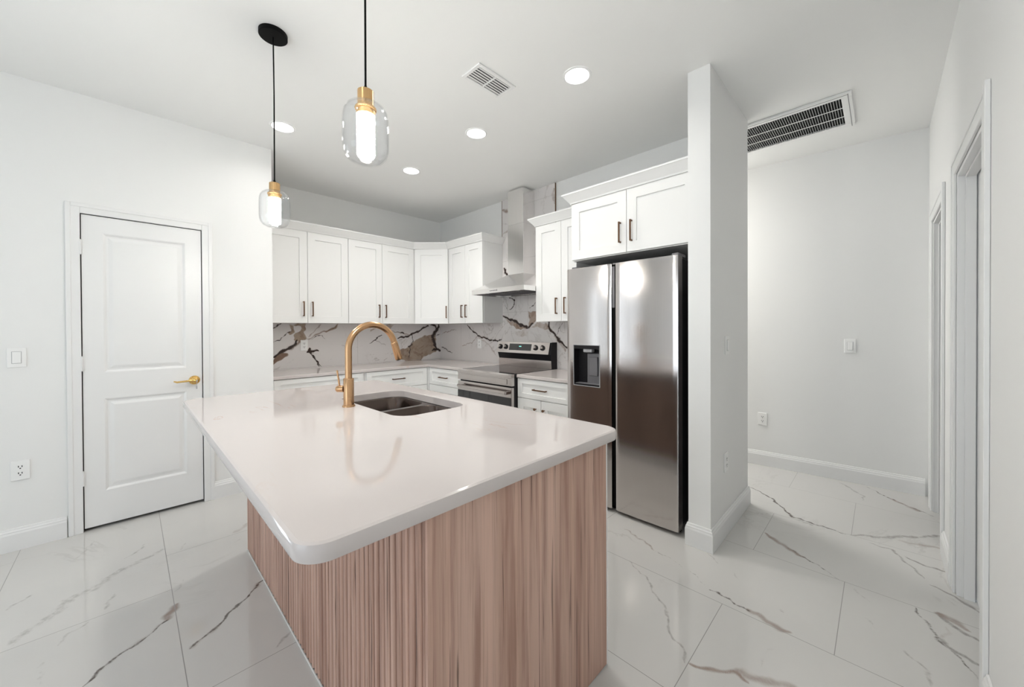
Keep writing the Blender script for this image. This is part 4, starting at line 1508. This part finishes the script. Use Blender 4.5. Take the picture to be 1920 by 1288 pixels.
bm = B(); tube(bm, [p1 + dr * .1002, p1 + dr * .103], [.0150, .0145], 20)
finish(bm, 'nozzle', BLKPL, hd, True)
bm = B()
tube(bm, [(fx - .018, fy + .016, CT + .088), (fx - .040, fy + .036, CT + .088), (fx - .044, fy + .040, CT + .088)], [.0165, .0165, .012], 24)
kn = finish(bm, 'handle', BRASS, root, True)
bm = B()
tube(bm, [(fx - .033, fy + .030, CT + .100), (fx - .036, fy + .033, CT + .135), (fx - .041, fy + .037, CT + .178), (fx - .041, fy + .037, CT + .180)], [.0045, .0045, .0042, .003], 12)
finish(bm, 'lever', BRASS, kn, True)

# ================================================================== PENDANTS
def pendant(u, v, label):
    root = thing('pendant_lamp', label, 'pendant lamp', (u, v, CEIL), 'pendant lamps over the island')
    bm = B(); lathe(bm, [(.062, CEIL - .022), (.064, CEIL - .020), (.064, CEIL - .0005)], (u, v, 0), 48)
    finish(bm, 'canopy', BLACK, root, True)
    bm = B(); tube(bm, [(u, v, CEIL - .021), (u + .0015, v, 2.5), (u, v, 2.058)], .0032, 10)
    lathe(bm, [(.006, 2.046), (.006, 2.056), (.0035, 2.062)], (u, v, 0), 12)
    finish(bm, 'cord', BLACK, root, True)
    bm = B()
    lathe(bm, [(.022, 2.046), (.0245, 2.044), (.0245, 2.004), (.0245, 1.995)], (u, v, 0), 36)
    cap = finish(bm, 'socket', PENDBR, root, True)
    bm = B(); lathe(bm, [(.0246, 1.9945), (.0315, 1.993), (.033, 1.989), (.0315, 1.985), (.0285, 1.984), (.0285, 1.968)], (u, v, 0), 36)
    finish(bm, 'collar', PENDBR, cap, True)
    bm = B()
    prof = [(.0255, 2.006), (.034, 2.005), (.046, 2.000), (.057, 1.991), (.0645, 1.978), (.068, 1.962), (.069, 1.94), (.069, 1.885), (.068, 1.862), (.063, 1.844), (.053, 1.831), (.040, 1.824), (.026, 1.8215), (.020, 1.8245), (.012, 1.826)]
    inn = [(r - .0025, z - (.002 if k < 4 else 0) + (.0025 if k > 8 else 0)) for k, (r, z) in enumerate(prof)]
    lathe(bm, prof, (u, v, 0), 48, None, False, True)
    lathe(bm, [(max(r, .004), z) for r, z in inn], (u, v, 0), 48, None, False, True)
    finish(bm, 'glass_shade', GLASS, root, True, 60)
    bm = B(); lathe(bm, [(.0265, 1.9675), (.0270, 1.960), (.0270, 1.846), (.025, 1.841), (.020, 1.840)], (u, v, 0), 32)
    finish(bm, 'light_tube', LED, root, True)
    return root


pendant(.529, 2.216, 'brass and clear glass pendant lamp with black ceiling plate, farther over the island')
pendant(.529, 1.160, 'brass and clear glass pendant lamp nearer the camera, larger in view')

# ================================================================== CEILING FIXTURES
DL = [(.817, 3.188, 'round recessed downlight near the pantry wall, leftmost in the ceiling'),
      (1.901, 3.202, 'round recessed downlight near the back cabinets, smallest and lowest in view'),
      (1.897, 2.238, 'round recessed downlight over the aisle, middle of the row of three'),
      (1.894, 1.302, 'round recessed downlight in front of the refrigerator, largest in view')]
for (u, v, lab), dw in zip(DL, DOWN_W):
    root = thing('recessed_downlight', lab, 'ceiling light', (u, v, CEIL), 'recessed ceiling downlights')
    bm = B(); lathe(bm, [(.070, CEIL - .004), (.082, CEIL - .005), (.086, CEIL - .0005)], (u, v, 0), 48, None, False, False)
    finish(bm, 'trim_ring', PLAST, root, True)
    bm = B(); lathe(bm, [(.0715, CEIL - .0008), (.0715, CEIL - .0042), (.066, CEIL - .0055)], (u, v, 0), 48)
    finish(bm, 'lens', LENS, root, True)
    area_light('downlight_beam', (u, v, CEIL - .008), (0, 0, -1), .14, .14, dw, (1.0, .975, .93), 'DISK', root, DOWN_SPREAD)
for u, v, lab in ((-.55, .75, 'added unseen downlight for fill light, right behind the camera'), (-2.2, .9, 'added unseen downlight for fill light, near the back window')):  # lamps added out of view to even out the room light
    root = thing('recessed_downlight', lab, 'ceiling light', (u, v, CEIL), 'recessed ceiling downlights')
    bm = B(); lathe(bm, [(.070, CEIL - .004), (.082, CEIL - .005), (.086, CEIL - .0005)], (u, v, 0), 48, None, False, False)
    finish(bm, 'trim_ring', PLAST, root, True)
    bm = B(); lathe(bm, [(.0715, CEIL - .0008), (.0715, CEIL - .0042), (.066, CEIL - .0055)], (u, v, 0), 48)
    finish(bm, 'lens', LENS, root, True)
    area_light('fill_beam', (u, v, CEIL - .008), (0, 0, -1), .14, .14, FILL_W, (1.0, .98, .94), 'DISK', root)
# flush lamp down the side hallway, out of view
root = thing('flush_ceiling_light', 'round flush ceiling light in the side hallway behind the partition wall', 'ceiling light', (3.70, 1.95, CEIL))
bm = B(); lathe(bm, [(.24, CEIL - .030), (.25, CEIL - .028), (.25, CEIL - .0005)], (3.70, 1.95, 0), 48, None, False, False)
finish(bm, 'trim_ring', PLAST, root, True)
bm = B(); lathe(bm, [(.238, CEIL - .0008), (.238, CEIL - .040), (.19, CEIL - .052)], (3.70, 1.95, 0), 48)
finish(bm, 'lens', LENS, root, True)
area_light('hall_beam', (3.70, 1.95, CEIL - .056), (0, 0, -1), .46, .46, HALL_W, (1.0, .985, .95), 'DISK', root)

# supply vent
vx0, vx1, vy0, vy1 = 1.405, 1.705, 1.628, 1.790
root = thing('ceiling_vent', 'small white louvred air vent in the kitchen ceiling', 'vent', ((vx0 + vx1) / 2, (vy0 + vy1) / 2, CEIL))
bm = B()
fz0, fz1 = CEIL - .010, CEIL - .0005
f_ = .022
mid = (vx0 + vx1) / 2
for a in ((vx0, vx0 + f_, vy0, vy1), (vx1 - f_, vx1, vy0, vy1), (vx0 + f_, vx1 - f_, vy0, vy0 + f_), (vx0 + f_, vx1 - f_, vy1 - f_, vy1), (mid - .005, mid + .005, vy0 + f_, vy1 - f_)):
    box(bm, a[0], a[1], a[2], a[3], fz0, fz1, .002, 1)
finish(bm, 'vent_frame', PLAST, root)
bm = B(); box(bm, vx0 + f_, vx1 - f_, vy0 + f_, vy1 - f_, CEIL - .0012, CEIL - .0006)
finish(bm, 'duct_opening', GREYPL, root)
bm = B()
for half in ((vx0 + f_ + .001, mid - .006), (mid + .006, vx1 - f_ - .001)):
    for k in range(6):
        y = vy0 + f_ + .010 + k * .0192
        prism(bm, [(y - .0092, fz0 + .0008), (y - .0080, fz0 + .0000), (y + .0066, fz1 - .0045), (y + .0058, fz1 - .0036)], 0, half[0], half[1])
finish(bm, 'louvre', PLAST, root)

# return-air grille
gx0, gx1, gy0, gy1 = 3.236, 3.785, .135, 1.00
root = thing('return_air_grille', 'large white return-air grille with dark slots in the hallway ceiling', 'vent', ((gx0 + gx1) / 2, (gy0 + gy1) / 2, CEIL))
bm = B()
gz0, gz1 = CEIL - .016, CEIL - .0005
fw = .055
for a in ((gx0, gx0 + fw, gy0, gy1), (gx1 - fw, gx1, gy0, gy1), (gx0 + fw, gx1 - fw, gy0, gy0 + fw), (gx0 + fw, gx1 - fw, gy1 - fw, gy1)):
    box(bm, a[0], a[1], a[2], a[3], gz0, gz1, .003, 1)
fr = finish(bm, 'vent_frame', PLAST, root)
bm = B()
box(bm, gx0 + .008, gx1 - .008, gy0 + .018, gy0 + .021, gz0 - .0012, gz0 + .001)
box(bm, gx0 + .018, gx0 + .021, gy0 + .018, gy1 - .018, gz0 - .0012, gz0 + .001)
finish(bm, 'frame_seam', GREYPL, fr)
bm = B(); box(bm, gx0 + fw, gx1 - fw, gy0 + fw, gy1 - fw, CEIL - .0014, CEIL - .0006)
finish(bm, 'duct_opening', BLACK, root)
bm = B()
wid = (gx1 - gx0 - 2 * fw) / 3
for k in (1, 2):
    x = gx0 + fw + k * wid
    box(bm, x - .004, x + .004, gy0 + fw, gy1 - fw, gz0 + .001, gz0 + .004)
finish(bm, 'divider', PLAST, root)
bm = B()
y = gy0 + fw + .012
while y < gy1 - fw - .004:
    box(bm, gx0 + fw + .0005, gx1 - fw - .0005, y - .0016, y + .0016, gz0 + .0045, gz1 - .003)
    y += .0142
finish(bm, 'grille_bars', LGREYPL, root)

# ================================================================== SWITCHES AND OUTLETS
def plate(name, M, label, kind, cat, group=None, w=.072, h=.116):
    """wall plate; local y points out of the wall"""
    root = thing(name, label, cat, M @ Vector((0, 0, 0)), group)
    bm = B(); box(bm, -w / 2, w / 2, .0002, .0075, -h / 2, h / 2, .0025, 2, M)
    finish(bm, 'cover_plate', PLAST, root)
    if kind == 'switch':
        bm = B(); box(bm, -.0185, .0185, .0077, .0088, -.0355, .0355, .0006, 1, M)
        fr_ = finish(bm, 'switch_frame', LGREYPL, root)
        bm = B()
        t = bmesh.new()
        loft(t, [[(-.0165, .0089, -.0335), (.0165, .0089, -.0335), (.0165, .0089, .0335), (-.0165, .0089, .0335)],
                 [(-.0155, .0130, -.0325), (.0155, .0130, -.0325), (.0155, .0102, .0325), (-.0155, .0102, .0325)]])
        merge(bm, t, M)
        finish(bm, 'rocker', PLAST, root)
    else:
        for s in (-1, 1):
            bm = B(); t = bmesh.new()
            rr = [(x, z) for x, z in rrect(-.0165, .0165, s * .0195 - .0145, s * .0195 + .0145, .011, 6)]
            loft(t, [[(x, .0076, z) for x, z in rr], [(x, .0092, z) for x, z in rr]])
            merge(bm, t, M)
            so = finish(bm, 'socket', PLAST, root)
            bm = B()
            for x in (-.0065, .0065):
                box(bm, x - .0018, x + .0018, .0093, .0097, s * .0195 - .001, s * .0195 + .009, 0, 1, M)
            box(bm, -.003, .003, .0093, .0097, s * .0195 - .0105, s * .0195 - .0045, 0, 1, M)
            finish(bm, 'slots', SLOT, so)
    return root


ML2 = lambda x, v, z: frame((x, v, z), (1, 0, 0), (0, -1, 0))
plate('light_switch', ML2(-.466, VD, 1.140), 'white rocker light switch left of the pantry door', 'switch', 'switch')
plate('power_outlet', ML2(-.458, VD, .469), 'white duplex outlet low on the wall left of the pantry door', 'outlet', 'outlet')
plate('power_outlet', ML2(1.333, VK - T, 1.128), 'white duplex outlet on the marble backsplash left of the faucet', 'outlet', 'outlet')
plate('power_outlet', frame((UK - T, 3.620, 1.112), (0, -1, 0), (-1, 0, 0)), 'white duplex outlet on the backsplash left of the range', 'outlet', 'outlet')
hd_ = Vector((HB[0] - HA[0], HB[1] - HA[1], 0)).normalized()
hn = Vector((hd_.y, -hd_.x, 0))
hn = hn if hn.x < 0 else -hn
plate('light_switch', frame((hall_u(.185), .185, 1.139), hd_, hn), 'white rocker light switch on the hallway end wall', 'switch', 'switch')
plate('power_outlet', frame((hall_u(.797), .797, .436), hd_, hn), 'white duplex outlet low on the hallway end wall', 'outlet', 'outlet')
plate('light_switch', frame((2.655, VC0, 1.185), (1, 0, 0), (0, -1, 0)), 'white light switch on the hallway side of the partition wall', 'switch', 'switch')
plate('power_outlet', frame((2.630, VC0, .450), (1, 0, 0), (0, -1, 0)), 'white outlet low on the hallway side of the partition wall', 'outlet', 'outlet')
